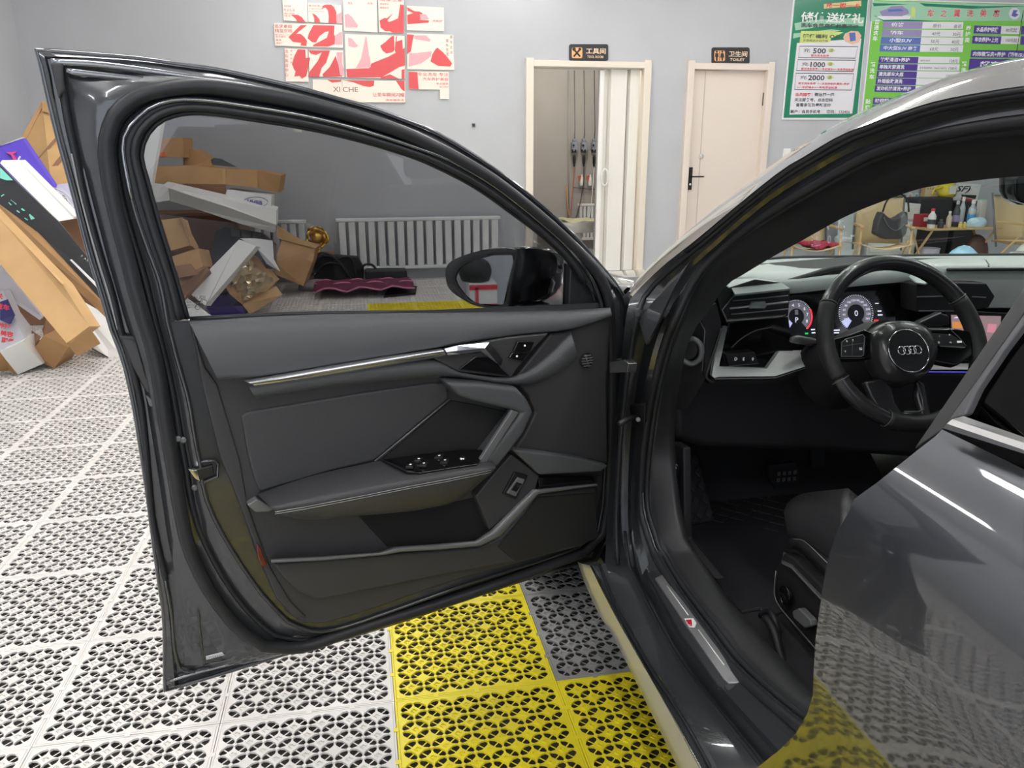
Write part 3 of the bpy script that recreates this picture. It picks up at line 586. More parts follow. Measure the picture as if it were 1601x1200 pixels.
loft('roof', rr, M_paint, car, smooth=True, solid=.03)
rgt = [p+V((0, 0, 0)) for p in ed]
# closed far side, tail and floor pan, so the cabin is as dark as it should be
fs_ = [(.75, .32), (.75, .93), (.25, .98), (-2.6, 1.02), (-2.6, .32)]
poly('far_side', [V((2.98, y, z)) for y, z in fs_], V((.04, 0, 0)), M_paint, car, bevel=.01)
poly('tail', [V((x, -2.62, z)) for x, z in ((1.3, .32), (1.3, 1.0), (1.6, 1.38), (2.7, 1.38), (2.98, 1.0), (2.98, .32))], V((0, .04, 0)), M_paint, car, bevel=.01)
box('floor_pan', (2.14, -.85, .255), (1.6, 3.5, .03), M_rub, car)
far_e = right([a.lerp(b, .3) for a, b in zip(ed, sil)]); loft('far_pillar', [[p for p in far_e], [p+V((-.09, 0, 0)) for p in far_e]], M_dark, car, solid=.02)
poly('far_window', [V((2.93, .2, .98)), V((2.93, -2.5, 1.02)), V((2.72, -2.4, 1.36)), V((2.72, -.9, 1.36)), V((2.76, -.5, 1.25))], V((.004, 0, 0)), M_tint, car)
# windscreen
gl_l = resamp([p+V((.01, .02, .01)) for p in rE5[50:]], 16); gl_r = right(gl_l)
M_ws = glassmat('windscreen_glass', (.80, .87, .845))
loft('windscreen', [[a.lerp(b, t)+V((0, .10*math.sin(math.pi*t), .025*math.sin(math.pi*t))) for a, b in zip(gl_l, gl_r)] for t in (0, .15, .3, .5, .7, .85, 1)], M_ws, car, smooth=True)
# bonnet, wing, wheels, nose
hoodr = []
for y, z, xw in ((.32, .925, .70), (.5, .922, .70), (.8, .892, .68), (1.1, .84, .66), (1.35, .76, .6), (1.5, .68, .5)): hoodr.append([V((2.14+xw*u*1.02, y+.16*(1-abs(u)**2)*(1 if y < .5 else .3), z+.004*(1-u*u))) for u in (-1, -.85, -.5, 0, .5, .85, 1)])
loft('bonnet', hoodr, M_paint, car, smooth=True, solid=.01)
wing = [[V((1.285, y, z)) for y, z in ((.09, .34), (.09, .6), (.12, .86))]+[V((1.40, .16, .955)), V((1.5, .30, .93))], [V((1.25, .3, .5)), V((1.24, .3, .62)), V((1.26, .32, .86)), V((1.34, .34, .93)), V((1.48, .34, .935))],
        [V((1.24, .62, .72)), V((1.235, .64, .76)), V((1.26, .66, .85)), V((1.34, .66, .90)), V((1.46, .66, .92))], [V((1.25, 1.0, .62)), V((1.25, 1.02, .7)), V((1.28, 1.04, .8)), V((1.38, 1.05, .86)), V((1.48, 1.06, .88))], [V((1.45, 1.45, .35)), V((1.42, 1.45, .5)), V((1.45, 1.42, .62)), V((1.5, 1.4, .7)), V((1.6, 1.38, .76))]]
loft('front_wing', wing, M_paint, car, smooth=True)
poly('nose', [V((x, 1.5, z)) for x, z in ((1.5, .25), (1.5, .7), (2.78, .7), (2.78, .25))], V((0, -.05, 0)), M_paint, car, bevel=.02)
M_tyre = mat('tyre_rubber', (.02, .02, .02), .8); M_rim = mat('alloy', (.45, .46, .47), .3, metal=1)
for x, y, s in ((1.33, .62, -1), (2.95, .62, 1), (1.33, -2.0, -1), (2.95, -2.0, 1)):
    wh = lathe('wheel', V((x, y, .32)), [(.20, -.1), (.30, -.1), (.32, -.07), (.32, .07), (.30, .1), (.21, .1), (.2, .03)], M_tyre, car, ax=(1, 0, 0), segs=40)
    v, f = lathegeo(V((x+s*.06, y, .32)), [(.2, 0), (.2, .02), (.05, .035), (.03, .0)], (s, 0, 0), 24); mesh('rim', v, f, M_rim, wh, smooth=True)
# cowl corner and clips at the foot of the pillar
poly('cowl_corner', [B(*p, -.03) for p in ((973, 462), (984, 453), (998, 462), (990, 475), (976, 478))], V((.04, .03, -.01)), M_paint, body, bevel=.004)
lathe('corner_bolt', B(997, 489, -.09), [(.009, 0), (.009, .006), (.005, .008), (.005, .012)], M_rub, body, ax=(-.4, -1, 0), segs=10)
poly('pillar_wedge', [B(*p, -.045) for p in ((998, 500), (1020, 472), (1060, 430), (1078, 408), (1052, 452), (1030, 500), (1010, 540))], V((.01, .01, 0)), M_pin, body, bevel=.002)
# check strap between door and pillar
cs1 = Xp(968, 662, 1.285); cs2 = B(1003, 650, -.035)
poly('strap_bracket', [B(*p, -.04) for p in ((984, 634), (1008, 632), (1008, 664), (988, 668))], V((.01, .015, 0)), M_black, body, bevel=.002)
lathe('bracket_bolt', B(998, 655, -.052), [(.005, 0), (.005, .003), (.003, .004)], M_satin, body, ax=(-.5, -1, 0), segs=8)
tube('check_strap', [cs1, cs1.lerp(cs2, .5)+V((0, 0, .004)), cs2], .006, M_black, body, segs=6)
for y0, y1 in ((560, 578), ): poly('upper_hinge', [Xp(x, y, 1.275) for x, y in ((953, 566), (975, 562), (982, 568), (980, 582), (953, 583))], V((.02, 0, 0)), M_pin, body, bevel=.002)
# ------------------------------------------------------------------ rear door in the foreground
re_ = [(1473, 671, 1.312), (1462, 682, 1.305), (1440, 699, 1.292), (1405, 727, 1.275), (1370, 755, 1.26), (1335, 780, 1.248), (1327, 800, 1.243), (1310, 830, 1.240), (1298, 862, 1.238), (1291, 890, 1.236), (1286, 920, 1.235), (1280, 960, 1.235), (1275, 1000, 1.236), (1272, 1050, 1.238), (1271, 1085, 1.24), (1262, 1115, 1.245), (1245, 1145, 1.252), (1215, 1175, 1.262), (1185, 1198, 1.275), (1150, 1225, 1.285)]
e0 = [Xp(*p) for p in re_]; rows = [[p+V((.025, .002, -.004)) for p in e0], [p+V((.004, .0015, 0)) for p in e0], e0]
dz = [.0, 0, 0, .0, .0, -.004, -.004, -.01, -.01, -.01, -.008, -.005, 0, 0, 0, 0, 0, 0, 0, 0]
for yy in (-1.15, -1.4, -1.8, -2.3): rows.append([V((p.x-.012*min(1, (-yy-1)/.6), min(yy, p.y-.15) if yy > -1.2 else yy, p.z+dz[i]*(-yy-1)*2-max(0, .45-p.z)*.3)) for i, p in enumerate(e0)])
rd = loft('rear_door', rows, M_paint, car, smooth=True, label='glossy grey rear door, closed'); e = rd.modifiers.new('e', 'EDGE_SPLIT'); e.split_angle = math.radians(17)
poly('pillar_cover', BL([(1428, 702), (1473, 671), (1601, 489), (1760, 262), (1760, 222), (1601, 449)], .012, fR), V((.02, 0, 0)), mat('pillar_cover', (.05, .05, .052), .4), rd, bevel=.002)
poly('window_surround', BL([(1473, 671), (1489, 655), (1508, 649), (1527, 609), (1566, 551), (1601, 505), (1760, 290), (1760, 262), (1601, 489)], .004, fR), V((.02, 0, 0)), mat('window_surround', (.10, .10, .105), .35), rd, bevel=.002)
poly('rear_glass', BL([(1505, 652), (1601, 690), (1760, 750), (1760, 280), (1601, 500), (1527, 605)], .012, fR), V((.004, 0, 0)), glassmat('privacy_glass', (.05, .05, .055), refl=.03), rd)
ch = [[(1474, 669), (1601, 709), (1760, 760)], [(1480, 662), (1601, 703), (1760, 752)], [(1489, 655), (1601, 692), (1760, 738)], [(1506, 650), (1601, 683), (1760, 726)]]
loft('belt_moulding', [BL(r, o_, fR) for r, o_ in zip(ch, (-.012, -.018, -.014, -.002))], mat('satin_aluminium', (.72, .72, .73), .28, metal=.9), rd, solid=.004)
# ------------------------------------------------------------------ cabin
M_dash = mat('dash_top_grain', (.42, .455, .445), .36, spec=.8, bump=.35, bscale=600)  # pale grey partly its own, partly windscreen glare put into the colour
M_dashl = mat('dash_face_silver', (.50, .54, .525), .38, metal=.25)  # silver decor, its colour lifted for windscreen light too
M_cab = mat('cabin_black', (.012, .012, .014), .6); M_cab2 = mat('cabin_soft_black', (.018, .018, .02), .5, bump=.4, bscale=600)
M_vent = mat('vent_grey', (.30, .33, .325), .35, metal=.3)
M_alu = mat('dash_aluminium', (.60, .63, .62), .3, metal=.6)
def YP(L, y): return [Yp(p[0], p[1], p[2] if len(p) > 2 else y) for p in L]
dash = thing('dashboard', (1.26, 0, 0), 'x', 'x'); del dash['label'], dash['category']
bpy.data.objects.remove(dash)
bk = [(1060, 440, .32), (1122, 429, .40), (1153, 414, .46), (1222, 404, .5), (1346, 402, .52), (1453, 400, .52), (1601, 399, .52), (1800, 398, .5)]
ft = [(1085, 462, .06), (1126, 438, .06), (1170, 434, .06), (1226, 441, .05), (1330, 430, .04), (1453, 420, .04), (1601, 421, .04), (1800, 428, .04)]
fr = [cr(YP(bk, 0), 4), cr([Yp(a[0]*.5+b[0]*.5, a[1]*.5+b[1]*.5, (a[2]+b[2])/2) for a, b in zip(bk, ft)], 4), cr(YP(ft, 0), 4)]
dash = loft('dashboard', fr+[[p+V((0, .01, -.03)) for p in fr[2]]], M_dash, car, smooth=True, label='dashboard with pale top, windscreen glare in its colour')
tube('cowl_seal', YP(bk, 0), .007, M_cab, dash, curve=3)
hood_ = YP([(1222, 442), (1262, 430), (1300, 419), (1346, 414), (1420, 418), (1440, 440), (1420, 520), (1270, 560), (1205, 530), (1215, 470)], .10)
poly('cluster_hood', hood_, V((0, .1, -.03)), M_cab, dash, bevel=.01)
tube('hood_edge', YP([(1222, 443), (1262, 431), (1300, 420), (1346, 415), (1420, 420)], .095), .006, M_cab2, dash, curve=3)
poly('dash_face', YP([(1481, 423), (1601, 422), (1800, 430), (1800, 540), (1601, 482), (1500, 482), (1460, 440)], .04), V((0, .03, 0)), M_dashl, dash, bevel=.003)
poly('lower_dash', YP([(1088, 500), (1110, 588), (1124, 588), (1212, 588), (1270, 572), (1500, 580), (1800, 640), (1800, 760), (1500, 720), (1270, 705), (1100, 700), (1058, 688), (1054, 620), (1066, 540)], .06), V((0, .35, -.05)), M_cab, dash, bevel=.02)
poly('dash_core', YP([(1100, 470), (1230, 442), (1440, 425), (1800, 430), (1800, 620), (1440, 600), (1110, 590)], .12), V((0, .3, 0)), M_cab, dash)
poly('dash_end_panel', [Yp(*p) for p in ((1085, 500, .02), (1092, 492, .02), (1103, 516, .0), (1100, 585, .0), (1105, 592, .0), (1075, 640, .02), (1056, 640, .06), (1060, 560, .06), (1072, 510, .05))], V((0, .08, 0)), M_cab2, dash, bevel=.004)
tube('end_panel_crease', [Yp(*p) for p in ((1092, 494, .015), (1102, 516, -.003), (1098, 580, -.003))], .0018, M_satin, dash)
poly('end_panel_inner', YP([(1093, 490), (1120, 474), (1126, 498), (1128, 506), (1110, 560), (1104, 592), (1108, 600), (1101, 585), (1104, 516)], -.005), V((0, .06, 0)), M_cab2, dash, bevel=.004)
ring0 = Yp(1081, 549, .0); ax_ = V((-.55, -.8, .1)).normalized(); tube('airbag_switch_ring', [ring0+ax_.orthogonal().normalized()*0+(V((0, 0, 1))*math.sin(t)*.029+V((.8, -.55, 0))*math.cos(t)*.024) for t in [2*math.pi*k/24 for k in range(24)]], .0065, M_satin, dash, closed=True)
lathe('ring_recess', ring0+V((.002, .02, 0)), [(.022, 0), (.022, .012)], M_cab, dash, ax=ax_, segs=20)
# left vent pod
pod = poly('vent_pod', YP([(1121, 462), (1124, 438), (1140, 449), (1181, 436), (1219, 441), (1236, 451), (1233, 494), (1136, 503), (1127, 484)], .0), V((0, .12, -.04)), M_cab2, dash, bevel=.003)
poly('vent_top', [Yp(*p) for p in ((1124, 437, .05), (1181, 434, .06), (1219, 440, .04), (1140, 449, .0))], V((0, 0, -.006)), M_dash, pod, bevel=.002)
poly('vent_brow', [Yp(*p) for p in ((1143.5, 449.5, .0), (1222, 441.5, .0), (1236, 450.5, -.03), (1149, 459.5, -.03))], V((0, 0, -.005)), M_vent, pod, bevel=.001)
poly('vent_mouth', YP([(1149, 461), (1232, 453), (1232, 493), (1137, 500), (1129, 484)], -.004), V((0, .006, 0)), M_cab, pod)
tube('vent_rim', YP([(1149, 460), (1129, 484), (1137, 501)], -.008), .0022, M_satin, pod, segs=5)
for a, b, r in (((1141, 482), (1232, 472), .0028), ((1146, 470), (1232, 462), .0016), ((1143, 491), (1232, 483), .0018)): tube('vent_slat', YP([a, b], -.012), r, M_vent if r > .002 else M_satin, pod, segs=5)
poly('vane_tab', YP([(1172, 482), (1178, 472), (1197, 471), (1199, 478), (1196, 482)], -.018), V((0, .01, 0)), M_vent, pod, bevel=.001)
poly('vent_lip', [Yp(*p) for p in ((1136, 501, -.03), (1222, 494, -.03), (1230, 491, .0), (1137, 497, .0))], V((0, 0, -.003)), M_satin, pod, bevel=.001)
# aluminium blade and light switch
poly('decor_blade', [Yp(*p) for p in ((1130, 511, 0), (1138, 510, 0), (1131, 540, -.01), (1124.5, 574, -.03), (1199, 576, -.02), (1218, 549, .03), (1260, 549, .03), (1268, 570, -.01), (1212, 588, -.05), (1124, 589, -.05), (1117, 591, -.045), (1113, 587, -.03), (1118, 555, -.015))], V((0, .012, 0)), M_alu, dash, bevel=.002)
tube('decor_blade_edge', YP([(1128, 513), (1118, 545), (1106, 580), (1106, 592), (1116, 597)], -.04), .003, M_dark, dash, segs=6, curve=3)
tube('blade_line', [Yp(*p) for p in ((1118, 592, -.05), (1212, 590.5, -.052), (1268, 572.5, -.015))], .0012, M_satin, dash, segs=5)
poly('gloss_panel', YP([(1139, 504), (1232, 495), (1240, 549), (1218, 549), (1199, 576), (1126, 576), (1132, 540)], .035), V((0, .01, 0)), M_glossb, dash)
tube('gloss_arc', YP([(1144, 543), (1158, 530), (1180, 517), (1207, 511)], .033), .0015, M_satin, dash, curve=4, segs=5)
ls = poly('light_switch', YP([(1135, 553), (1180, 550), (1186, 568), (1140, 572)], .01), V((0, .03, 0)), M_cab2, dash, bevel=.002)
tube('light_switch_edge', YP([(1140, 572), (1186, 568)], .009), .0012, M_satin, ls, segs=4)
for x, s_ in ((1150, 'D'), (1163, 'E'), (1177, '0')): o = Yp(x-2, 563, .0085); text('symbol', s_, o, V((1, 0, 0)), V((0, 0, 1)), M_icon, ls, h=.007)
for x in (1157, 1170): tube('switch_gap', YP([(x, 552), (x+2, 570)], .0088), .0008, M_cab, ls, segs=4)
# instrument display
Dn = V((-.05, -.95, .3)).normalized(); D0 = Yp(1300, 490, .07)
def IP(px, py, k=0): return onp(px, py, D0+Dn*k, Dn)
disp = poly('instrument_display', [IP(*p) for p in ((1212, 462), (1400, 452), (1400, 545), (1214, 540))], -Dn*.01, M_glossb, dash)
ix = Dn.cross(V((0, 0, 1))); ix = -ix if ix.x < 0 else ix; ix.normalize(); iy = Dn.cross(ix); iy = -iy if iy.z < 0 else iy
E_w = mat('display_white', (.75, .75, .9), emit=.8); E_g = mat('display_grey', (.20, .19, .23), emit=.35); E_r = mat('display_red', (.9, .02, .04), emit=1.2); E_k = mat('display_dark', (.012, .012, .02), .3); E_gr = mat('display_green', (.02, .5, .1), emit=.8); E_v = mat('display_lilac', (.45, .47, .75), emit=.8)
def arc(name, c, r0, r1, a0, a1, m, k, n=28):
    vs, fs = [], []
    for i in range(n+1):
        t = math.radians(a0+(a1-a0)*i/n); d = ix*math.cos(t)+iy*math.sin(t); vs += [c+d*r0+Dn*k, c+d*r1+Dn*k]
        if i: fs.append((2*i-2, 2*i-1, 2*i+1, 2*i))
    return mesh(name, vs, fs, m, disp, recalc=False)
def txt(s, c, h, m, k=.001, wid=None): return text('reading', s, c-ix*(wid or h*.62*len(s))/2-iy*h/2, ix, iy, m, disp, h=h, wid=wid, off=k)
for (cx, cy, R0, nums, zero) in ((1245, 494.5, .0385, ['1', '2', '3', '4', '5', '6', '7', '8'], 'P'), (1338, 489.5, .0435, ['20', '40', '60', '80', '100', '120', '140', '160', '180', '200', '220', '260'], '0')):
    c = IP(cx, cy, .001); arc('dial_face', c, 0, R0, 0, 360, E_k, .0002, 40); arc('dial_ring', c, R0*.5, R0*.93, -50, 230, E_g, .0006, 40); arc('dial_hub', c, 0, R0*.5, 0, 360, E_k, .001, 30)
    vs, fs = [], []
    for i in range(49):
        t = math.radians(230-280*i/48); d = ix*math.cos(t)+iy*math.sin(t); s = d.cross(Dn); b = len(vs)
        for r, q in ((R0*.95, -1), (R0*.95, 1), (R0*1.04, 1), (R0*1.04, -1)): vs.append(c+d*r+s*q*R0*.012+Dn*.0012)
        fs.append((b, b+1, b+2, b+3))
    mesh('dial_ticks', vs, fs, E_w, disp, recalc=False)
    for i, s in enumerate(nums):
        t = math.radians(205-230*i/(len(nums)-1)); txt(s, c+(ix*math.cos(t)+iy*math.sin(t))*R0*.73, R0*(.2 if len(nums) < 10 else .12), E_w)
    arc('needle_wedge', c, R0*.5, R0*.98, 205, 235, E_v, .0014, 6)
    txt(zero, c-(iy*R0*.22 if zero == 'P' else iy*0), R0*.32, E_w, .002)
    if zero == 'P': arc('red_zone', c, R0*.97, R0*1.06, -50, 25, E_r, .0014, 14); poly('gauge_pictogram', [c+ix*a+iy*b+Dn*.002 for a, b in ((-.004, .004), (.004, .004), (.004, .016), (-.004, .016))], Dn*.0003, E_g, disp)
for x, y, m, w_, h_ in ((1218, 515, E_r, .010, .007), (1370, 502, E_r, .012, .008), (1261, 521, E_gr, .008, .004), (1272, 520, E_w, .010, .003), (1271, 515, E_w, .010, .003), (1306, 516, E_w, .022, .003), (1307, 520, E_w, .016, .003), (1371, 474, E_w, .009, .002), (1375, 486, E_w, .01, .003), (1376, 492, E_w, .012, .003), (1214, 504, E_w, .004, .004)):
    c = IP(x, y, .001); poly('status_mark', [c+ix*a*w_/2+iy*b*h_/2 for a, b in ((-1, -1), (1, -1), (1, 1), (-1, 1))], Dn*.0003, m, disp)
# centre vents and touch screen
cv = poly('centre_vent', YP([(1433, 445), (1450, 441), (1543, 443), (1556, 463), (1546, 481), (1500, 489), (1433, 488)], .0), V((0, .06, 0)), M_cab, dash, bevel=.003)
poly('vent_brow', [Yp(*p) for p in ((1420, 432, .03), (1425, 427, .03), (1453, 440, .0), (1448, 443, -.02), (1432, 441, 0))], V((0, 0, -.004)), M_vent, cv, bevel=.001)
for a, b in (((1434, 464), (1478, 463)), ((1520, 464), (1541, 465)), ((1437, 486), (1500, 486))): tube('vent_slat', YP([a, b], -.004), .0016, M_satin, cv, segs=5)
tube('dash_seam', YP([(1481, 421.5), (1601, 420.5), (1800, 426)], .035), .004, M_cab2, dash, segs=6)
tube('defroster_outline', [Yp(*p) for p in ((1453, 404.5, .42), (1530, 404.5, .42), (1544, 411, .25), (1546, 417, .1))], .0022, M_cab2, dash, curve=4, segs=5)
sc_ = poly('touch_screen', YP([(1478, 485), (1800, 500), (1800, 600), (1478, 560)], .0), V((0, .01, 0)), M_glossb, dash, bevel=.001)
E_o = mat('screen_orange', (.75, .30, .08), emit=.6); E_p = mat('screen_rose', (.38, .26, .28), emit=.5); E_pk = mat('screen_pink', (.7, .28, .36), emit=.6)
for m, L in ((E_p, [(1487, 492), (1565, 494), (1562, 540), (1489, 540)]), (E_o, [(1489, 503), (1503, 503), (1505, 513), (1490, 513)]), (E_pk, [(1545, 506), (1558, 507), (1556, 520), (1543, 519)]), (E_w, [(1491, 497), (1498, 494), (1500, 497)])): 
    k = -.001 if m is E_p else -.002; poly('screen_picture', YP(L, k), V((0, -.0004, 0)), m, sc_)
poly('right_decor', [Yp(*p) for p in ((1454, 572, -.03), (1470, 560, 0), (1485, 569, -.01), (1600, 569, -.02), (1600, 578, -.03), (1455, 578, -.04))], V((0, .01, 0)), M_alu, dash, bevel=.002)
tube('blue_light_strip', [Yp(*p) for p in ((1452, 581, -.04), (1600, 582, -.03))], .0014, mat('ambient_blue', (.06, .06, .5), emit=.8), dash, segs=4)
# stalks
def stalk(name, L, r, m): return tube(name, [Yp(*p) for p in L], r, m, dash, segs=8, flat=.6)
stalk('indicator_stalk', ((1236, 530, -.02), (1244, 530, -.02), (1262, 533, 0), (1290, 540, .03)), [.008, .013, .013, .014], M_satin)
poly('wiper_stalk', YP([(1431, 511), (1440, 503), (1471, 489), (1484, 493), (1486, 507), (1470, 511)], -.06), V((0, .02, 0)), M_cab2, dash, bevel=.004)
tube('wiper_stalk_edge', YP([(1431, 511), (1440, 503), (1471, 489)], -.066), .0018, M_satin, dash, segs=5)
stalk('adjuster_lever', ((1268, 598, 0), (1290, 592, .02)), [.006, .009], M_satin)
# steering wheel
sw0 = V((1.861, -.227, .892)); tl = math.radians(30); sn = V((0, -math.cos(tl), math.sin(tl))); sx = V((1, 0, 0)); sy = sn.cross(sx); sy = -sy if sy.z < 0 else sy
def SP(px, py, k=0): return onp(px, py, sw0+sn*k, sn)
def SPL(L, k): return [SP(a, b, k) for a, b in L]
M_lea = mat('smooth_leather', (.028, .028, .030), .27, bump=.15, bscale=500, coat=.3); M_lea2 = mat('perforated_leather', (.02, .02, .021), .42, bump=.7, bscale=900)
rim = [sw0+(sx*math.cos(t)+sy*math.sin(t)*(1 if math.sin(t) > -.86 else 1))*.172 for t in [2*math.pi*k/72 for k in range(72)]]
wl = tube('steering_wheel', rim, .0158, M_lea, car, closed=True, segs=14, nrm=sn, flat=1.15, label='black leather steering wheel')
for t0, t1 in ((150, 205), (-25, 30), (245, 295)):
    tube('rim_grip', [sw0+(sx*math.cos(math.radians(t))+sy*math.sin(math.radians(t)))*.172 for t in range(t0, t1+1, 3)], .0168, M_lea2, wl, segs=14, nrm=sn, flat=1.15)
for t in (150, 30, 205, -25, 245, 295):
    c = sw0+(sx*math.cos(math.radians(t))+sy*math.sin(math.radians(t)))*.172; rd_ = (c-sw0).normalized(); tube('rim_seam', [c+(rd_*math.cos(a)+sn*math.sin(a)*1.15)*.0172 for a in [2*math.pi*k/16 for k in range(16)]], .0009, M_satin, wl, closed=True, segs=4)
hub = cr(SPL([(1358, 540), (1360, 522), (1372, 508), (1395, 504), (1424, 507), (1444, 520), (1455, 545), (1455, 565), (1447, 582), (1430, 596), (1405, 604), (1380, 594), (1364, 570)], .0), 4, True)
hc_ = sum(hub, V())/len(hub); rows = [[p-sn*.02 for p in hub], hub, [hc_+(p-hc_)*.97+sn*.018 for p in hub], [hc_+(p-hc_)*.85+sn*.033 for p in hub], [hc_+(p-hc_)*.6+sn*.040 for p in hub], [hc_+(p-hc_)*.2+sn*.042 for p in hub]]
v, f = loftgeo(rows, cu=True); n_ = len(hub); f.append(tuple(range(len(v)-n_, len(v)))); mesh('airbag_cover', v, f, M_lea, wl, smooth=True)
ec = SP(1421, 548, .043); rr_ = (SP(1453, 548, .043)-ec).length; tube('emblem_ring', [ec+(sx*math.cos(t)+sy*math.sin(t))*rr_*.97 for t in [2*math.pi*k/40 for k in range(40)]], .0012, M_chrome, wl, closed=True, segs=6)
lathe('emblem_disc', ec-sn*.001, [(rr_*.95, -.004), (rr_*.95, .001), (rr_*.8, .0015)], M_lea, wl, ax=sn, segs=36)
for k in range(4): c = ec+sx*(-1.5+k)*.0118+sn*.003; tube('emblem_loop', [c+(sx*math.cos(t)+sy*math.sin(t))*.0082 for t in [2*math.pi*j/24 for j in range(24)]], .0013, M_chrome, wl, closed=True, segs=6)
poly('left_spoke', SPL([(1299, 530), (1330, 522), (1352, 514), (1365, 520), (1362, 560), (1345, 562), (1314, 562), (1303, 558)], .004), -sn*.02, M_glossb, wl, bevel=.004)
poly('left_button_cluster', SPL([(1316, 535), (1322, 530), (1349, 523), (1352, 526), (1350, 555), (1346, 557), (1315, 557)], .009), -sn*.005, M_cab2, wl, bevel=.002)
tube('cluster_rim', SPL([(1316, 535), (1322, 530), (1349, 523), (1352, 526), (1350, 555), (1346, 557), (1315, 557)], .0095), .0011, M_satin, wl, closed=True, segs=5)
poly('right_spoke', SPL([(1445, 514), (1490, 512), (1530, 520), (1536, 545), (1515, 560), (1495, 572), (1458, 565), (1455, 540)], .004), -sn*.02, M_glossb, wl, bevel=.004)
poly('right_button_cluster', SPL([(1452, 520), (1488, 522), (1502, 531), (1509, 541), (1506, 544), (1470, 541), (1458, 532)], .009), -sn*.005, M_cab2, wl, bevel=.002)
tube('cluster_rim', SPL([(1440, 514), (1484, 513), (1500, 528), (1510, 540), (1508, 543), (1470, 541)], .0095), .0011, M_satin, wl, segs=5)
for x, y, s_ in ((1325, 533, 'R'), (1334, 532, 'T'), (1322, 549, 'V'), (1345, 545, '='), (1470, 525, '/'), (1485, 523, '*'), (1468, 535, 'o'), (1486, 535, '+I'), (1498, 534, '-')): text('symbol', s_, SP(x-2, y+2, .0105), sx, sy, M_icon, wl, h=.0042)
tube('button_split', SPL([(1318, 541), (1350, 536)], .0096), .0006, M_satin, wl, segs=4); tube('button_split', SPL([(1333, 529), (1332, 556)], .0096), .0006, M_satin, wl, segs=4)
for s, L in ((1, [(1380, 590), (1395, 604), (1402, 630), (1414, 646), (1400, 660), (1380, 650), (1362, 620), (1352, 596)]), (1, [(1436, 592), (1448, 600), (1455, 640), (1462, 660), (1445, 668), (1440, 640), (1434, 618)]), (1, [(1380, 650), (1405, 643), (1444, 643), (1470, 660), (1440, 672), (1400, 672)])):
    poly('lower_spoke', SPL(L, .002), -sn*.018, M_lea, wl, bevel=.006)
tube('spoke_trim', SPL([(1434, 598), (1442, 625), (1444, 640), (1436, 643), (1414, 643)], .004), .0015, M_satin, wl, segs=5)
lathe('column_shroud', sw0-sn*.04, [(.06, 0), (.07, -.04), (.075, -.16), (.09, -.22)], M_cab, car, ax=sn, segs=20)
# rear-view mirror and its foot
rmn = [Yp(*p, .02) for p in ((1568, 300), (1568, 275), (1573, 267), (1590, 264), (1700, 262), (1700, 322), (1590, 317), (1574, 312))]
rm = poly('rear_view_mirror', rmn, V((.01, -.03, -.005)), M_glossb, car, bevel=.006); poly('mirror_rim', [p+V((-.001, .002, .002)) for p in rmn], V((0, .012, 0)), M_grub, rm, bevel=.004)
poly('mirror_base', [Yp(*p, .05) for p in ((1573, 262), (1580, 250), (1597, 242), (1700, 238), (1700, 262))], V((0, .03, 0)), M_satin, rm, bevel=.003)
poly('mirror_lower_lip', [Yp(*p, .025) for p in ((1576, 312), (1600, 318), (1700, 322), (1700, 326), (1592, 320))], V((0, .02, 0)), M_glossb, rm, bevel=.002)
# floor, quilted rest, pedals
M_mat = mat('black_quilted_mat', (.018, .018, .022), .6, bump=.5, bscale=300); M_cpt = mat('black_carpet', (.022, .022, .026), .95, bump=1, bscale=900)
poly('carpet', [V((1.50, -.9, .285)), V((2.3, -.9, .285)), V((2.3, .3, .285)), V((1.5, .3, .285))], V((0, 0, -.02)), M_cpt, car)
poly('toe_board', [V((1.48, .3, .285)), V((2.3, .3, .285)), V((2.3, .62, .52)), V((1.48, .62, .52))], V((0, .02, -.02)), M_cpt, car)
poly('bulkhead', [V((1.42, .62, .3)), V((2.9, .62, .3)), V((2.9, .62, .86)), V((1.42, .62, .86))], V((0, .03, 0)), M_cab, car)
poly('kick_panel', [Xp(*p, 1.475) for p in ((1052, 690), (1068, 700), (1070, 842), (1120, 905), (1100, 905), (1062, 850), (1052, 780))], V((.02, 0, 0)), M_cab2, car, bevel=.004)
poly('bonnet_release', [Xp(*p, 1.455) for p in ((1037, 728), (1054, 724), (1056, 732), (1055, 758), (1050, 765), (1038, 764), (1034, 755))], V((.01, 0, 0)), M_glossb, body, bevel=.003)
quilt = poly('floor_mat', [Zp(*p, .292) for p in ((1072, 820), (1120, 812), (1122, 752), (1150, 755), (1270, 770), (1275, 930), (1200, 965), (1190, 950), (1160, 955), (1135, 930))], V((0, 0, -.01)), M_mat, car, bevel=.006)
ft_ = [Zp(1075, 820, .30), Zp(1118, 812, .30)]; up_ = V((0, .62, .62)).normalized()*.20
fr_ = poly('foot_rest', [ft_[0], ft_[1], ft_[1]+up_, ft_[0]+up_], V((0, .02, -.03)), M_mat, car, bevel=.006)
for i in range(5):
    for j in range(3):
        a = ft_[0].lerp(ft_[1], (j+.5)/3)+up_*((i+.5)/5); u1, u2 = (ft_[1]-ft_[0])/6, up_/10
        poly('quilt_diamond', [a-u1*.9, a-u2*.9, a+u1*.9, a+u2*.9], V((0, -.005, .006)), M_mat, fr_, bevel=.003)
def quiltpatch(x0, x1, y0, y1, nx, ny, par):
    for i in range(nx):
        for j in range(ny):
            for o in (0, .5):
                c = V((x0+(i+.5+o)*(x1-x0)/nx, y0+(j+.5+o)*(y1-y0)/ny, .293)); a, b = (x1-x0)/nx/2*.92, (y1-y0)/ny/2*.92
                poly('quilt_diamond', [c-V((a, 0, 0)), c-V((0, b, 0)), c+V((a, 0, 0)), c+V((0, b, 0))], V((0, 0, .003)), M_mat, par, bevel=.0015)
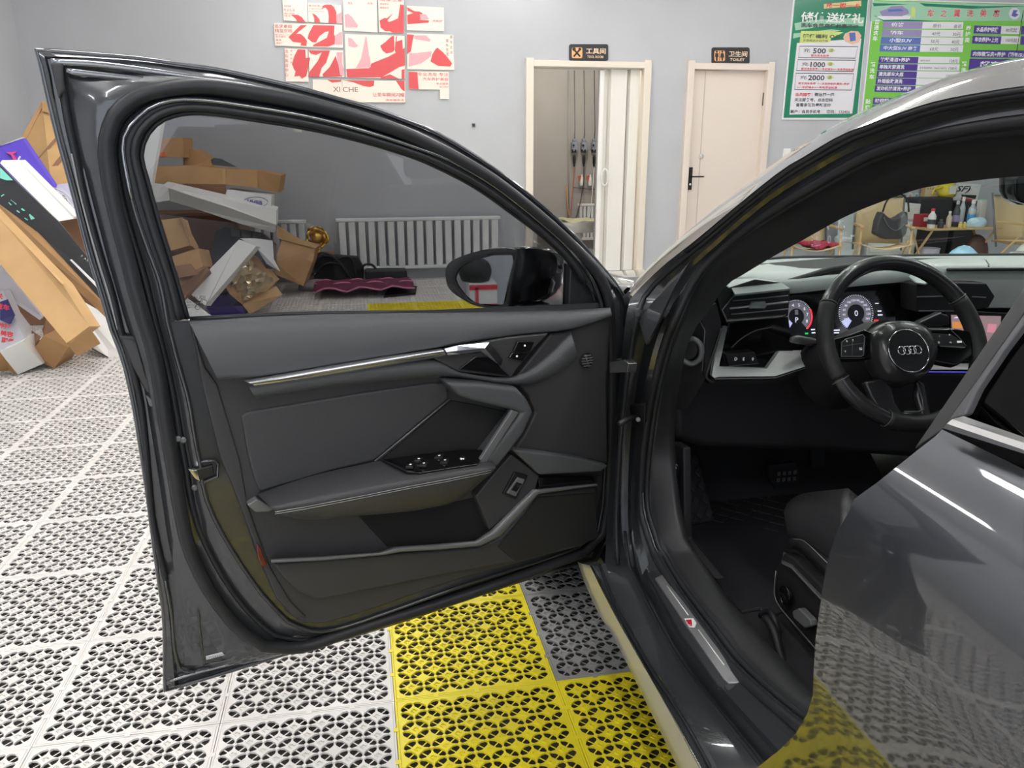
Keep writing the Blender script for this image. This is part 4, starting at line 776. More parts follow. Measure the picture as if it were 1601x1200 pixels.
quiltpatch(1.80, 2.06, .10, .36, 4, 4, quilt); quiltpatch(1.68, 1.80, .18, .3, 2, 2, quilt)
for nm, L, y in (('brake_pedal', [(1201, 728), (1243, 722), (1250, 738), (1248, 764), (1214, 766), (1202, 748)], .33), ('accelerator', [(1268, 700), (1290, 700), (1294, 780), (1272, 782)], .38)):
    P_ = YP(L, y); pd = poly(nm, P_, V((0, .02, 0)), M_rub, car, bevel=.004)
    c0_ = sum(P_, V())/len(P_)
    for i in range(4):
        for j in range(2): poly('pedal_stud', [c0_+V((-.026+i*.017+a, -.003, -.014+j*.02+b)) for a, b in ((0, 0), (.01, 0), (.01, .012), (0, .012))], V((0, -.003, 0)), M_satin, pd, bevel=.001)
# driver's seat
M_seat = mat('seat_leather', (.035, .034, .037), .38, bump=.5, bscale=350)
seat = link('driver_seat', bpy.data.meshes.new('driver_seat'), car)
def XPL(L, x): return [Xp(p[0], p[1], p[2] if len(p) > 2 else x) for p in L]
bpy.data.objects.remove(seat)
def cushion(name, x0, x1, y0, y1, z0, z1, par, m=M_seat, tip=0):
    vs, fs = bx(((x0+x1)/2, (y0+y1)/2, (z0+z1)/2), (x1-x0, y1-y0, z1-z0)); vs = [v+V((0, 0, tip if v.y > (y0+y1)/2 else 0)) for v in vs]
    o = mesh(name, vs, fs, m, par, smooth=True); b = o.modifiers.new('b', 'BEVEL'); b.width = .028; b.segments = 5; return o
seat = cushion('driver_seat', 1.70, 2.06, -.95, -.36, .42, .60, car, tip=.03); seat['label'] = 'black leather driver seat'
bo = [XPL([(1247, 802), (1262, 792), (1300, 785), (1345, 778)], 1.68), XPL([(1245, 812), (1258, 806), (1300, 812), (1345, 822)], 1.64), XPL([(1249, 824), (1268, 826), (1310, 850), (1345, 872)], 1.635), XPL([(1260, 832), (1276, 838), (1315, 866), (1345, 885)], 1.66)]
loft('seat_bolster_top', [cr(r, 4) for r in bo], M_seat, seat, smooth=True, solid=.03)
b2 = [XPL([(1255, 834), (1275, 838), (1300, 862), (1345, 900)], 1.67), XPL([(1240, 833), (1262, 822), (1300, 850), (1345, 880)], 1.64), XPL([(1232, 846), (1255, 848), (1290, 880), (1340, 925)], 1.615), XPL([(1230, 858), (1250, 862), (1288, 900), (1335, 945)], 1.63)]
loft('seat_side_bolster', [cr(r, 4) for r in b2], M_seat, seat, smooth=True, solid=.03)
tube('seat_stitching', XPL([(1240, 842), (1258, 846), (1290, 876), (1335, 920)], 1.613), .0009, M_stitch, seat, curve=4, segs=4)
base = poly('seat_side_cover', XPL([(1224, 864), (1240, 872), (1283, 915), (1350, 985), (1350, 1120), (1285, 1040), (1240, 985), (1212, 945), (1207, 925), (1213, 890)], 1.62), V((.03, 0, 0)), M_cab2, seat, bevel=.006)
loft('side_cover_ledge', [XPL([(1225, 862), (1245, 872), (1290, 915), (1350, 975)], 1.655), XPL([(1222, 878), (1238, 885), (1282, 932), (1350, 1000)], 1.612)], M_satin, seat, solid=.004)
tube('side_cover_line', XPL([(1213, 892), (1211, 930), (1222, 952), (1250, 985), (1290, 1030), (1350, 1095)], 1.614), .0018, M_satin, seat, curve=3, segs=5)
kc_ = Xp(1231, 930, 1.612); lathe('lumbar_knob', kc_, [(.019, 0), (.019, .006), (.016, .008), (.010, .004)], M_glossb, seat, ax=(-1, 0, 0), segs=24)
tube('lumbar_ring', [kc_+V((-.006, math.cos(t)*.019, math.sin(t)*.021)) for t in [2*math.pi*k/24 for k in range(24)]], .0016, M_glossb, seat, closed=True, segs=5)
poly('seat_lever', XPL([(1238, 955), (1248, 950), (1266, 968), (1268, 978), (1258, 982), (1240, 966)], 1.60), V((.016, 0, 0)), M_satin, seat, bevel=.003)
poly('seat_rail', XPL([(1215, 975), (1235, 990), (1290, 1055), (1350, 1120), (1350, 1150), (1285, 1090), (1222, 1010)], 1.66), V((.04, 0, 0)), M_satin, seat, bevel=.003)
cushion('backrest', 1.64, 2.10, -1.15, -.95, .5, 1.15, seat); cushion('headrest', 1.77, 1.97, -1.18, -1.06, 1.17, 1.3, seat)
tube('seat_wiring', XPL([(1190, 962), (1202, 955), (1212, 970), (1218, 1010), (1216, 1030)], 1.60), .007, M_rub, car, curve=4, segs=7)
tube('seat_belt_cable', XPL([(1196, 965), (1210, 985), (1222, 1030), (1240, 1070), (1262, 1100)], 1.57), .009, M_cab2, car, curve=4, segs=7)
# door window marking
# ------------------------------------------------------------------ things on the back wall
XA, ZA = V((1, 0, 0)), V((0, 0, 1)); WF = WY
def Wp(px, py, k=0): return Yp(px, py, WF-k)
def flatpoly(name, L, k, m, par, th=.001): return poly(name, [Wp(x, y, k) for x, y in L], V((0, th, 0)), m, par)
def wtext(s, px, py, px2, hpx, m, par, k, name='lettering', **kw):
    a, b = Wp(px, py, k), Wp(px2, py, k); h = (Wp(px, py-hpx, k)-a).length; return text(name, s, a, XA, ZA, m, par, h=h, wid=(b-a).x, off=.0006, **kw)
# room signs
M_sign = mat('sign_black', (.03, .028, .028), .4); M_or = mat('sign_orange', (.85, .45, .2), .5); M_sw = mat('sign_peach', (.88, .66, .48), .5)
def rrect(x0, y0, x1, y1, r, sk=0):
    out = []
    for cx, cy, a0 in ((x1-r, y0+r, -90), (x1-r, y1-r, 0), (x0+r, y1-r, 90), (x0+r, y0+r, 180)):
        for i in range(4): t = math.radians(a0+30*i); out.append((cx+r*math.cos(t), cy+r*math.sin(t)))
    return out
def roomsign(name, x0, y0, x1, y1, zh, en, lab, kind):
    t = poly(name, [Wp(x, y, .012) for x, y in rrect(x0, y0, x1, y1, 3)], V((0, .011, 0)), M_sign); tag(t, lab, 'sign')
    flatpoly('pictogram_plate', rrect(x0+4, y0+5, x0+20.5, y1-4, 2.5), .013, M_or, t)
    cx, cy = x0+12, (y0+y1)/2+.3
    if kind == 'tools':
        for a, b in (((-5.5, -6), (5, 6)), ((5.5, -6), (-5, 6))): tube('pictogram', [Wp(cx+a[0], cy+a[1], .0145), Wp(cx+b[0], cy+b[1], .0145)], .0085, M_sign, t, segs=5, flat=.2, nrm=(0, 1, 0))
        lathe('pictogram', Wp(cx-4.5, cy-5.5, .0145), [(.018, 0), (.018, .001)], M_sign, t, ax=(0, -1, 0), segs=10); lathe('pictogram', Wp(cx+4.5, cy-5.5, .0145), [(.016, 0), (.016, .001)], M_sign, t, ax=(0, -1, 0), segs=6)
    else:
        for dx in (-4.3, 4.3):
            lathe('pictogram', Wp(cx+dx, cy-6.2, .0145), [(.011, 0), (.011, .001)], M_sign, t, ax=(0, -1, 0), segs=10)
            L = [(-2.4, -4), (2.4, -4), (2.6, 2), (1.4, 2), (1.2, 8), (-1.2, 8), (-1.4, 2), (-2.6, 2)] if dx < 0 else [(-2, -4), (2, -4), (3.2, 3), (1.2, 3), (1, 8), (-1, 8), (-1.2, 3), (-3.2, 3)]
            flatpoly('pictogram', [(cx+dx+a, cy+b) for a, b in L], .0145, M_sign, t)
        tube('pictogram', [Wp(cx, cy-8, .0145), Wp(cx, cy+8, .0145)], .003, M_sign, t, segs=4)
    wtext(zh, x0+26, y1-11, x1-4, 9, M_sw, t, .0125, bold=.02); wtext(en, x0+28, y1-4.5, x1-8, 4, M_sw, t, .0125, bold=.02)
roomsign('tool_room_sign', 890, 69, 951, 95, '工具间', 'TOOL ROOM', 'small black sign with crossed orange tools pictogram above the open doorway', 'tools')
roomsign('toilet_sign', 1113, 74, 1172, 99.5, '卫生间', 'TOILET', 'small black sign with two orange figures above the closed beige door', 'wc')
# red and cream panel picture
LT = lambda L: [(420+x/10, y/10) for x, y in L]; MT = lambda L: [(560+x/10, y/10) for x, y in L]; BT = lambda L: [(500+x/7.277, 90+y/7.275) for x, y in L]; QT = lambda L: [(400+x/4.709, y/4.709) for x, y in L]
pic = thing('panel_picture', Wp(577, 80, 0), 'large red and cream panel picture of brush characters spread over the wall', 'wall art')
panels = [QT([(190, -60), (372, -50), (380, 160), (205, 150)]), QT([(382, 22), (628, 38), (634, 175), (388, 160)]), QT([(640, -60), (890, -60), (896, 238), (650, 226)]), QT([(898, -60), (1088, -60), (1092, 245), (908, 235)]), QT([(1110, 42), (1384, 55), (1386, 230), (1112, 222)]),
          QT([(132, 168), (370, 175), (636, 182), (640, 352), (370, 345), (140, 335)]), QT([(655, 250), (1095, 265), (1098, 580), (665, 570)]), QT([(1112, 245), (1452, 255), (1462, 515), (1115, 510)]),
          QT([(210, 355), (380, 362), (388, 602), (220, 600)]), QT([(388, 366), (642, 372), (652, 568), (395, 562)]), QT([(418, 585), (632, 590), (640, 735), (420, 700)]), QT([(636, 590), (1098, 595), (1100, 755), (636, 752)]), QT([(1125, 525), (1420, 528), (1424, 730), (1356, 730), (1354, 660), (1130, 656)])]
for p in panels: poly('panel', [Wp(x, y, .02) for x, y in p], V((0, .019, 0)), M_crm, pic, bevel=.0015)
red = [LT([(350, 230), (460, 232), (520, 270), (580, 345), (450, 340), (420, 290)]), LT([(680, 205), (740, 235), (800, 310), (806, 350), (715, 350), (712, 280)]), LT([(830, 150), (845, 90), (900, 70), (980, 75), (1030, 120), (1060, 200), (1062, 365), (935, 358), (940, 250), (925, 160), (890, 120), (860, 125)]),
       LT([(500, 392), (600, 392), (585, 405), (430, 530), (500, 530), (560, 580), (600, 640), (590, 720), (500, 710), (510, 670), (380, 655), (310, 580), (350, 540)]), LT([(700, 390), (1030, 400), (1020, 540), (1040, 560), (1035, 690), (930, 730), (690, 725), (700, 700), (910, 590), (940, 490), (880, 500), (790, 570), (740, 665), (680, 660), (610, 600), (625, 530)]),
       BT([(-290, 215), (-240, 10), (-110, 0), (-150, 200)]), LT([(455, 770), (575, 775), (590, 1190), (520, 1230), (400, 1090), (365, 1000), (400, 880)]), LT([(620, 785), (960, 790), (900, 980), (830, 1060), (790, 1200), (620, 1195), (640, 1120), (770, 950), (830, 820), (740, 860), (660, 840)]),
       BT([(180, -20), (255, 215), (40, 218), (30, 190), (110, 110)]), BT([(300, 130), (560, 120), (590, 65), (780, -10), (965, -110), (968, 90), (900, 110), (800, 170), (700, 225), (310, 225)]), BT([(930, 140), (965, 130), (965, 242), (930, 240)]), BT([(800, 190), (900, 240), (700, 238), (690, 225)]),
       BT([(80, 250), (245, 255), (240, 275), (140, 285)]), BT([(270, 258), (620, 262), (615, 320), (570, 335), (500, 325), (380, 280)]), BT([(865, 262), (965, 262), (965, 385), (930, 360)]), BT([(1012, 160), (1110, 165), (1125, 358), (1015, 355)]),
       MT([(335, 320), (410, 280), (450, 285), (545, 205), (460, 320), (480, 345), (560, 315), (625, 285), (640, 190), (655, 70), (712, 80), (715, 515), (540, 510), (500, 490), (420, 485), (350, 430)]), MT([(765, 110), (880, 175), (960, 180), (1010, 210), (965, 310), (1110, 320), (1100, 355), (770, 378), (765, 235), (860, 205), (770, 165)]),
       MT([(525, 565), (560, 560), (570, 780), (530, 820), (440, 835), (380, 790), (345, 715), (420, 660)]), MT([(590, 570), (610, 565), (600, 650), (690, 620), (700, 800), (590, 835), (575, 790)]), MT([(765, 535), (875, 545), (850, 640), (825, 800), (765, 850)]), MT([(1160, 850), (1215, 760), (1240, 745), (1330, 820), (1400, 900), (1470, 990), (1440, 1040), (1250, 1030), (1130, 960)])]
for i, p in enumerate(red): flatpoly('red_shape', p, .0207+i*.00004, M_red, pic, .0006)
pk = [LT([(1065, 230), (1130, 190), (1145, 220), (1140, 370), (1062, 362)]), LT([(1185, 230), (1240, 215), (1300, 260), (1400, 400), (1380, 430), (1200, 430)]), LT([(1035, 560), (1120, 500), (1145, 500), (1150, 700), (1040, 690)]), LT([(1240, 590), (1300, 600), (1400, 720), (1350, 745), (1250, 720)]), LT([(1060, 820), (1145, 815), (1150, 1000), (1080, 980)]), LT([(1515, 570), (1530, 575), (1560, 790), (1590, 990), (1430, 990), (1470, 800)]),
      BT([(480, -10), (570, -10), (580, 110), (410, 120)]), BT([(190, -60), (260, -60), (250, 60), (275, 130), (270, 210), (230, 200)]), MT([(880, 555), (1060, 555), (1130, 620), (1120, 650), (880, 610)]), MT([(800, 830), (920, 830), (1150, 800), (1140, 880), (980, 990), (790, 1040)]), MT([(965, 220), (1060, 225), (1110, 300), (970, 310)])]
for i, p in enumerate(pk): flatpoly('pink_shape', p, .0217+i*.00004, M_pink, pic, .0006)
M_br = mat('brown_print', (.35, .16, .12), .6)
for s, x, y, x2, h in (('追求卓越', 429.5, 43.5, 456.5, 5.5), ('精益求精', 430, 50.5, 457, 5.5), ('DETAILING AUTO', 430, 55, 454, 1.6), ('全车精洗', 431, 58.5, 447, 2.5), ('爱车', 431.5, 64, 440, 3), ('养护', 432, 69, 440, 3), ('洗车美容', 444, 11, 455, 3), ('专业生活', 443.5, 17.5, 461, 4), ('精心呵护', 444.5, 22.5, 461, 3), ('服务', 444.5, 26, 455, 2.5), ('精洗护理', 482.5, 10.5, 500, 3.2), ('专业服务专注细节', 483, 14.5, 504, 2), ('PROFESSIONAL', 483, 18.5, 508, 1.5)): wtext(s, x, y, x2, h, M_red, pic, .0213)
for s, x, y, x2, h in (('XI', 521, 143.5, 532, 8), ('CHE', 536, 143.7, 560, 8)): wtext(s, x, y, x2, h, M_br, pic, .0213)
for s, x, y, x2, h in (('让爱车瞬间闪耀', 583, 151, 632.5, 6.5), ('洗车服务店', 603, 158, 632, 3.2), ('专业洗车 专注', 653, 118.5, 701, 5.5), ('汽车养护美容', 661, 126, 701, 5), ('专业服务', 682, 132.5, 701, 3.3), ('用心养护', 687, 137, 701, 2.3), ('洗车之家', 594, 2, 630, 4), ('美容养护', 594, 7.5, 608, 2.8), ('精细洗车', 594, 13.5, 608, 3), ('洗刷护', 676, 34.5, 692, 3.5), ('精选', 544, 7, 551, 4), ('洗车', 574, 7, 583, 3.5)): wtext(s, x, y, x2, h, M_red, pic, .0213)
for i, c in enumerate('洗车美容中心'): wtext(c, 445.5, 83+i*7.3, 451, 5.5, M_red, pic, .0213)
for i, c in enumerate('爱车养护'): wtext(c, 454, 81+i*6, 457, 3, M_red, pic, .0213)
for i, c in enumerate('爱车生活'): wtext(c, 697, 66+i*7, 701.5, 5, M_br, pic, .0213); wtext(c, 703.5, 60+i*8, 707.5, 4.5, M_br, pic, .0213)
# posters
M_pg = mat('poster_dark_green', (.02, .24, .13), .25, coat=.5); M_pl = mat('poster_lime', (.20, .58, .08), .25, coat=.5); M_pw = mat('poster_white', (.80, .79, .84), .3); M_pp = mat('poster_purple', (.09, .05, .30), .3); M_pbl = mat('poster_blue', (.12, .17, .50), .3); M_ply = mat('poster_yellowgreen', (.62, .72, .22), .4); M_plil = mat('poster_lilac', (.32, .27, .48), .3); M_dk = mat('poster_ink', (.05, .06, .07), .5); M_prd = mat('poster_red', (.7, .05, .07), .5); M_wh = mat('poster_text_white', (.9, .9, .9), .4)
M_bg = mat('poster_pale_green', (.35, .62, .45), .3)
C1 = lambda L: [(1220+x/6.314, y/6.314) for x, y in L]
p1 = thing('green_poster', Wp(1290, 100, 0), 'green framed price poster with white ticket boxes, left of the pair', 'poster')
poly('poster_board', [Wp(x, y, .012) for x, y in ((1244.5, -45), (1362, -45), (1341, 187), (1222, 187))], V((0, .011, 0)), M_pw, p1)
poly('printed_field', [Wp(x, y, .0125) for x, y in ((1247, -44), (1361, -44), (1340, 184), (1225, 184))], V((0, .0004, 0)), M_pg, p1)
flatpoly('white_sheet', C1([(165, 425), (800, 380), (795, 430), (710, 1120), (90, 1130), (100, 1000)]), .0135, M_pw, p1, .0004)
flatpoly('pale_wave', C1([(140, 230), (300, 200), (830, 170), (820, 260), (500, 250), (150, 300)]), .0132, M_bg, p1, .0003); flatpoly('pale_wave', C1([(130, 330), (500, 290), (600, 300), (300, 340), (125, 380)]), .0132, M_bg, p1, .0003)
flatpoly('yellow_banner', C1([(205, 305), (500, 305), (625, 320), (500, 380), (490, 418), (190, 425)]), .014, M_ply, p1, .0004)
flatpoly('banner', C1([(430, 40), (800, 5), (800, 60), (430, 85)]), .014, mat('banner_sand', (.75, .62, .3), .5), p1, .0004)
flatpoly('gift_pictogram', C1([(640, 330), (700, 305), (770, 310), (800, 350), (780, 420), (710, 438), (640, 410), (620, 370)]), .014, mat('gift_peach', (.8, .5, .36), .5), p1, .0004)
flatpoly('gift_pictogram', C1([(680, 325), (740, 320), (745, 400), (690, 410)]), .0145, M_pbl, p1, .0004)
def c1t(s, x, y, x2, h, m, **k): a, b = C1([(x, y)])[0], C1([(x2, y)])[0]; wtext(s, a[0], a[1], b[0], h/6.314, m, p1, .0145, **k)
c1t('充一赠一卡', 445, 75, 785, 50, M_prd, bold=.02); c1t('储值送好礼', 200, 215, 820, 100, M_wh, bold=.02); c1t('洗车会员充值优惠活动', 200, 270, 770, 45, M_dk, bold=.03); c1t('超值福利 ○○', 220, 375, 590, 42, M_dk, bold=.03); c1t('充值赠送活动方案', 222, 410, 470, 24, M_dk)
for y0, y1, s, l1, l2 in ((455, 575, '500', '首次洗车免费', ''), (590, 705, '1000', '首次洗车免费+一年玻璃水+一年免费全检测', ''), (722, 890, '2000', '首次洗车免费（一次发动机舱清洗+养护', '+一年玻璃水+一年免费全检测')):
    dx = -(y0-455)*.14; L = C1([(190+dx, y0), (765+dx*1.1, y0+5), (740+dx, y1), (178+dx, y1-8)]); tube('ticket_outline', [Wp(x, y, .0142) for x, y in L], .0035, M_dk, p1, closed=True, segs=4)
    c1t(s, (320 if s == '500' else 295 if s == '1000' else 272), y0+72 if s != '2000' else y0+70, 448+dx*.4, 52, M_dk, bold=.022); c1t('充', 228+dx, y0+60, 292+dx*.8, 38, M_dk)
    flatpoly('green_dot', C1([(475+dx*.4, y0+25), (515+dx*.4, y0+20), (545+dx*.4, y0+45), (500+dx*.4, y0+62), (470+dx*.4, y0+50)]), .0142, M_ply, p1, .0003); c1t('送', 483+dx*.4, y0+58, 520+dx*.4, 32, M_dk)
    c1t(l1, (300 if s == '500' else 205 if s == '1000' else 175), y0+(105 if s == '500' else 100 if s == '1000' else 112), (480 if s == '500' else 722 if s == '1000' else 680), 24, M_prd, bold=.02)
    if l2: c1t(l2, 165, y0+150, 560, 24, M_prd, bold=.02)
c1t('会员顾客：', 145, 950, 315, 36, M_prd, bold=.02); c1t('微信扫一扫', 335, 950, 528, 36, M_dk, bold=.02); c1t('关注服务号，点击密码', 138, 1002, 515, 36, M_dk, bold=.02); c1t('查看余额及最新活动', 152, 1052, 495, 36, M_dk, bold=.02); c1t('账户：会员手机号', 98, 1118, 392, 36, M_dk, bold=.02); c1t('密码：122456', 455, 1118, 685, 34, M_dk, bold=.01)
C2 = lambda L: [(1340+x/6.134, y/6.134) for x, y in L]
p2 = thing('price_board', Wp(1480, 80, 0), 'bright green price board with purple rows, right of the green framed poster', 'poster')
poly('poster_board', [Wp(x, y, .012) for x, y in ((1365.5, -2), (1720, 8), (1699, 192), (1346, 188))], V((0, .011, 0)), M_pw, p2)
poly('printed_field', [Wp(x, y, .0125) for x, y in ((1367, 0), (1718, 10), (1698, 189), (1348, 185))], V((0, .0004, 0)), M_pl, p2)
flatpoly('pale_header', C2([(140, 10), (2200, 60), (2180, 150), (1600, 200), (1000, 200), (600, 190), (130, 205)]), .0131, M_bg, p2, .0003)
for q in ([(150, 30), (500, 40), (160, 60)], [(600, 30), (1200, 60), (1700, 55), (1100, 85), (650, 60)], [(160, 150), (400, 180), (900, 215), (300, 230)]): flatpoly('wave', C2(q), .0133, M_pg, p2, .0002)
def c2t(s, x, y, x2, h, m, **k): a, b = C2([(x, y)])[0], C2([(x2, y)])[0]; wtext(s, a[0], a[1], b[0], h/6.134, m, p2, .0146, **k)
def c2r(x0, y0, x1, y1, m, sk=-.12): flatpoly('row_field', C2([(x0, y0), (x1, y0+6), (x1+sk*(y1-y0), y1+6), (x0+sk*(y1-y0), y1)]), .0137 if m is M_pw else .0142, m, p2, .0003)
flatpoly('car_picture', C2([(215, 110), (280, 90), (330, 60), (430, 55), (490, 95), (500, 130), (430, 155), (240, 155)]), .0137, M_plil, p2, .0003); flatpoly('car_picture', C2([(300, 90), (420, 85), (450, 105), (300, 115)]), .0141, M_pbl, p2, .0003)
flatpoly('figure_picture', C2([(520, 80), (540, 60), (560, 80), (555, 190), (540, 150), (520, 190)]), .0137, M_ply, p2, .0003); flatpoly('splash', C2([(180, 160), (300, 140), (520, 150), (500, 185), (250, 190)]), .0135, M_pw, p2, .0002)
for i, c in enumerate('车之翼洗美店'): c2t(c, 665+i*126, 165, 735+i*126, 78, M_wh, bold=.022); a = C2([(668+i*126, 162)])[0]; wtext(c, a[0], a[1], a[0]+65/6.134, 72/6.134, M_prd, p2, .0152, bold=.01)
flatpoly('round_logo', C2([(1510+55*math.cos(t), 130+58*math.sin(t)) for t in [k*.63 for k in range(10)]]), .0137, M_pw, p2, .0003); flatpoly('round_logo_mark', C2([(1480, 150), (1500, 95), (1545, 100), (1520, 125), (1550, 140), (1515, 165)]), .0141, M_pbl, p2, .0003)
rowsA = [('价格', 205, '原价', '会员', M_plil, 250), ('轿车', 282, '40元', '30元', M_plil, 240), ('小型SUV', 355, '50元', '40元', M_pbl, 232), ('中大型SUV 商务', 428, '60元', '50元', M_pbl, 222)]
for s, y, a, b, m, x in rowsA:
    c2r(x, y, 1020, y+65, M_pw); c2r(x, y, 630-(y-205)*.1, y+65, m); c2t(s, x+(75 if len(s) < 8 else 30), y+50, (x+200 if len(s) < 5 else x+290 if len(s) < 8 else x+355), 40, M_wh, bold=.02)
    c2t(a, 725-(y-205)*.13, y+60, 805-(y-205)*.13, 36, M_dk); c2t(b, 925-(y-205)*.14, y+65, 1000-(y-205)*.13, 36, M_dk)
for s, y, b in (('轮毂清洁+养护', 540, '128元'), ('单独天窗清洗', 610, '158元'), ('清洗原车大底', 680, '158元起'), ('外观极致清洗', 748, ''), ('发动机舱清洗+养护', 818, ''), ('玻璃膜+', 935, ''), ('车身膜', 1008, '')):
    x = 212-(y-540)*.14; c2r(x, y, 985, y+62, M_pw); c2r(x, y, 590-(y-540)*.1, y+62, M_pp); c2t(s, x+10, y+50, x+10+min(330, len(s)*40), 42, M_wh, bold=.022)
    if b: c2t(b, 965-(y-540)*.1-len(b)*20, y+60, 965-(y-540)*.1, 30, M_dk)
c2t('380元-900元', 605, 590, 700, 18, M_dk); c2t('全车除锈养护（380元-900元）', 598, 660, 855, 20, M_dk)
for s, x, y0, st in (('普通洗车', 165, 235, 52), ('精洗车', 125, 640, 60), ('贴膜', 78, 995, 60), ('养护类', 1040, 290, 58), ('精洗', 1000, 635, 60)):
    for i, c in enumerate(s): c2t(c, x-i*6, y0+i*st, x+48-i*6, 46, M_wh, bold=.022)
for s, y, b in (('水晶养护镀膜', 245, '80元起'), ('车衣养护+上光', 342, '150元起')): c2r(1125-(y-245)*.15, y, 1565, y+75, M_pw); c2r(1125-(y-245)*.15, y, 1385, y+75, M_pp); c2t(s, 1140-(y-245)*.15, y+60, 1350, 48, M_wh, bold=.022); c2t(b, 1425, y+62, 1530, 38, M_dk)
c2r(1095, 480, 1900, 550, M_pp); c2t('内饰微精洗+养护（轿车/SUV）', 1108, 540, 1640, 48, M_wh, bold=.022); c2r(1080, 562, 1900, 730, M_pp); c2t('超真皮', 1170, 660, 1460, 75, M_wh, bold=.022)
for x in (1600, ): tube('divider', [Wp(*C2([(1595, 100)])[0], .0145), Wp(*C2([(1530, 500)])[0], .0145)], .004, M_dk, p2, segs=4); c2r(1580, 250, 1900, 330, M_pp); c2r(1575, 345, 1900, 430, M_pp)
# switch, sockets
sw_ = box('light_switch', Wp(1230, 238.5, .006), (.086, .012, .086), M_white, bevel=.004); tag(sw_, 'white square light switch on the wall right of the beige door', 'switch'); box('rocker', Wp(1230, 238.5, .013), (.05, .006, .06), M_white, sw_, bevel=.002)
so_ = box('wall_socket', Wp(465, 203, .006), (.08, .012, .05), M_white, bevel=.004); tag(so_, 'small white wall socket seen through the top of the car window', 'socket'); box('socket_insert', Wp(465, 203, .013), (.05, .004, .03), M_wbox, so_, bevel=.001)
sq = box('wall_button', Wp(740.5, 195.5, .006), (.035, .012, .035), M_satin, bevel=.004); tag(sq, 'tiny grey button on the wall left of the open doorway', 'button'); lathe('push_cap', Wp(740.5, 195.5, .012), [(.012, 0), (.012, .005), (.009, .006)], M_black, sq, ax=(0, -1, 0), segs=12)
# radiators
M_rad = mat('radiator_enamel', (.80, .82, .82), .25, coat=.3)
def radiator(name, x0, x1, z0, z1, y, n, lab, grp=None):
    t = thing(name, (x0, y, 0), lab, 'radiator', grp)
    box('top_rail', ((x0+x1)/2, y, z1-.02), (x1-x0+.02, .085, .035), M_rad, t, bevel=.008); box('bottom_rail', ((x0+x1)/2, y, z0+.02), (x1-x0+.01, .07, .035), M_rad, t, bevel=.008)
    st = (x1-x0)/n
    for i in range(n): box('column', (x0+(i+.5)*st, y-.005, (z0+z1)/2), (st*.72, .06, z1-z0-.06), M_rad, t, bevel=.012, seg=3)
    tube('feed_pipe', [V((x1-.02, y, z0+.02)), V((x1+.03, y, z0+.02)), V((x1+.03, y, 0))], .011, M_rad, t, curve=3); tube('feed_pipe', [V((x0+.05, y, z0)), V((x0+.05, y, 0))], .011, M_rad, t)
    return t
Y_r = 6.44
ra, rb = Yp(526, 341, Y_r), Yp(780, 338, Y_r); radiator('radiator', ra.x, rb.x, Yp(600, 421, Y_r).z, ra.z, Y_r, 17, 'long white column radiator under the window end of the wall')
ra, rb = Yp(395, 344, Y_r), Yp(477, 342, Y_r); radiator('radiator', ra.x, rb.x, Yp(600, 421, Y_r).z, ra.z, Y_r, 6, 'short white column radiator half hidden by the pile of cartons')
# ------------------------------------------------------------------ tool room contents
M_gp = mat('dispenser_grey', (.28, .31, .36), .4); M_hose = mat('red_hose', (.55, .12, .06), .4)
for k, (x, hc, nm) in enumerate(((898, M_hose, 'leftmost'), (913, M_black, 'middle'), (929, M_white, 'rightmost'))):
    t = thing('dosing_pump', Yp(x, 230, 8.6), '%s of three grey dosing pumps on the tool room wall' % nm, 'pump', 'dosing pumps in a row')
    box('body', Yp(x, 229, 8.58), (.075, .10, .12), M_gp, t, bevel=.012); box('top_cap', Yp(x, 219, 8.58), (.045, .07, .04), M_gp, t, bevel=.01); lathe('knob', Yp(x-1.5, 227, 8.52), [(.014, 0), (.014, .012), (.008, .015)], M_black, t, ax=(0, -1, 0), segs=12)
    for dx in (-3, 1.5): box('valve', Yp(x+dx, 236, 8.53), (.02, .03, .04), M_black, t, bevel=.003)
    lathe('nozzle', Yp(x, 242, 8.56), [(.012, 0), (.02, .03), (.018, .1), (.008, .15)], M_black, t, ax=(0, 0, -1), segs=12)
    e_ = [Yp(x, 262, 8.56), Yp(x-2, 290, 8.55), Yp(x-6, 330, 8.54), Yp(x-9, 345, 8.5)] if k != 1 else [Yp(x, 262, 8.56), Yp(x-1, 290, 8.55), Yp(x-9, 330, 8.52), Yp(x-17, 350, 8.45)]
    tube('hose', e_, .006, hc, t, curve=5, segs=6); tube('supply_pipe', [Yp(x, 218, 8.62), Yp(x+1, 200, 8.64), Yp(x, 110, 8.65)], .005, M_satin, t, segs=5)
for k, (x, y) in enumerate(((908, 281), (921, 281), (937, 286))):
    t = thing('spray_bottle', Yp(x, y, 8.6), '%s white spray bottle with red trigger hanging under the dosing pumps' % ('left', 'middle', 'right')[k], 'spray bottle', 'spray bottles on the rail')
    lathe('bottle_body', Yp(x+1.5, y+9, 8.58), [(.022, 0), (.026, .02), (.024, .09), (.01, .12), (.01, .14)], M_white, t, segs=14); poly('trigger', [Yp(x+a, y+b, 8.56) for a, b in ((-4, -6), (1, -7), (0, -3), (-2, 3), (-3, 2))], V((0, .015, 0)), M_hose, t, bevel=.002)
rl = tube('hanging_rail', [Yp(896, 293, 8.62), Yp(943, 297, 8.62)], .008, M_satin); tag(rl, 'thin grey rail on the tool room wall below the pumps', 'rail'); 
ra = Yp(906, 318, 8.55); radiator('radiator', ra.x, ra.x+.36, .12, ra.z, 8.58, 7, 'small white radiator at the back of the tool room')
cab = box('storage_cabinet', (2.66, 8.2, .27), (.5, .6, .54), M_wbox, bevel=.01); tag(cab, 'low white cabinet inside the tool room at left', 'cabinet'); box('cabinet_handle', (2.80, 7.89, .45), (.09, .02, .02), M_black, cab, bevel=.003)
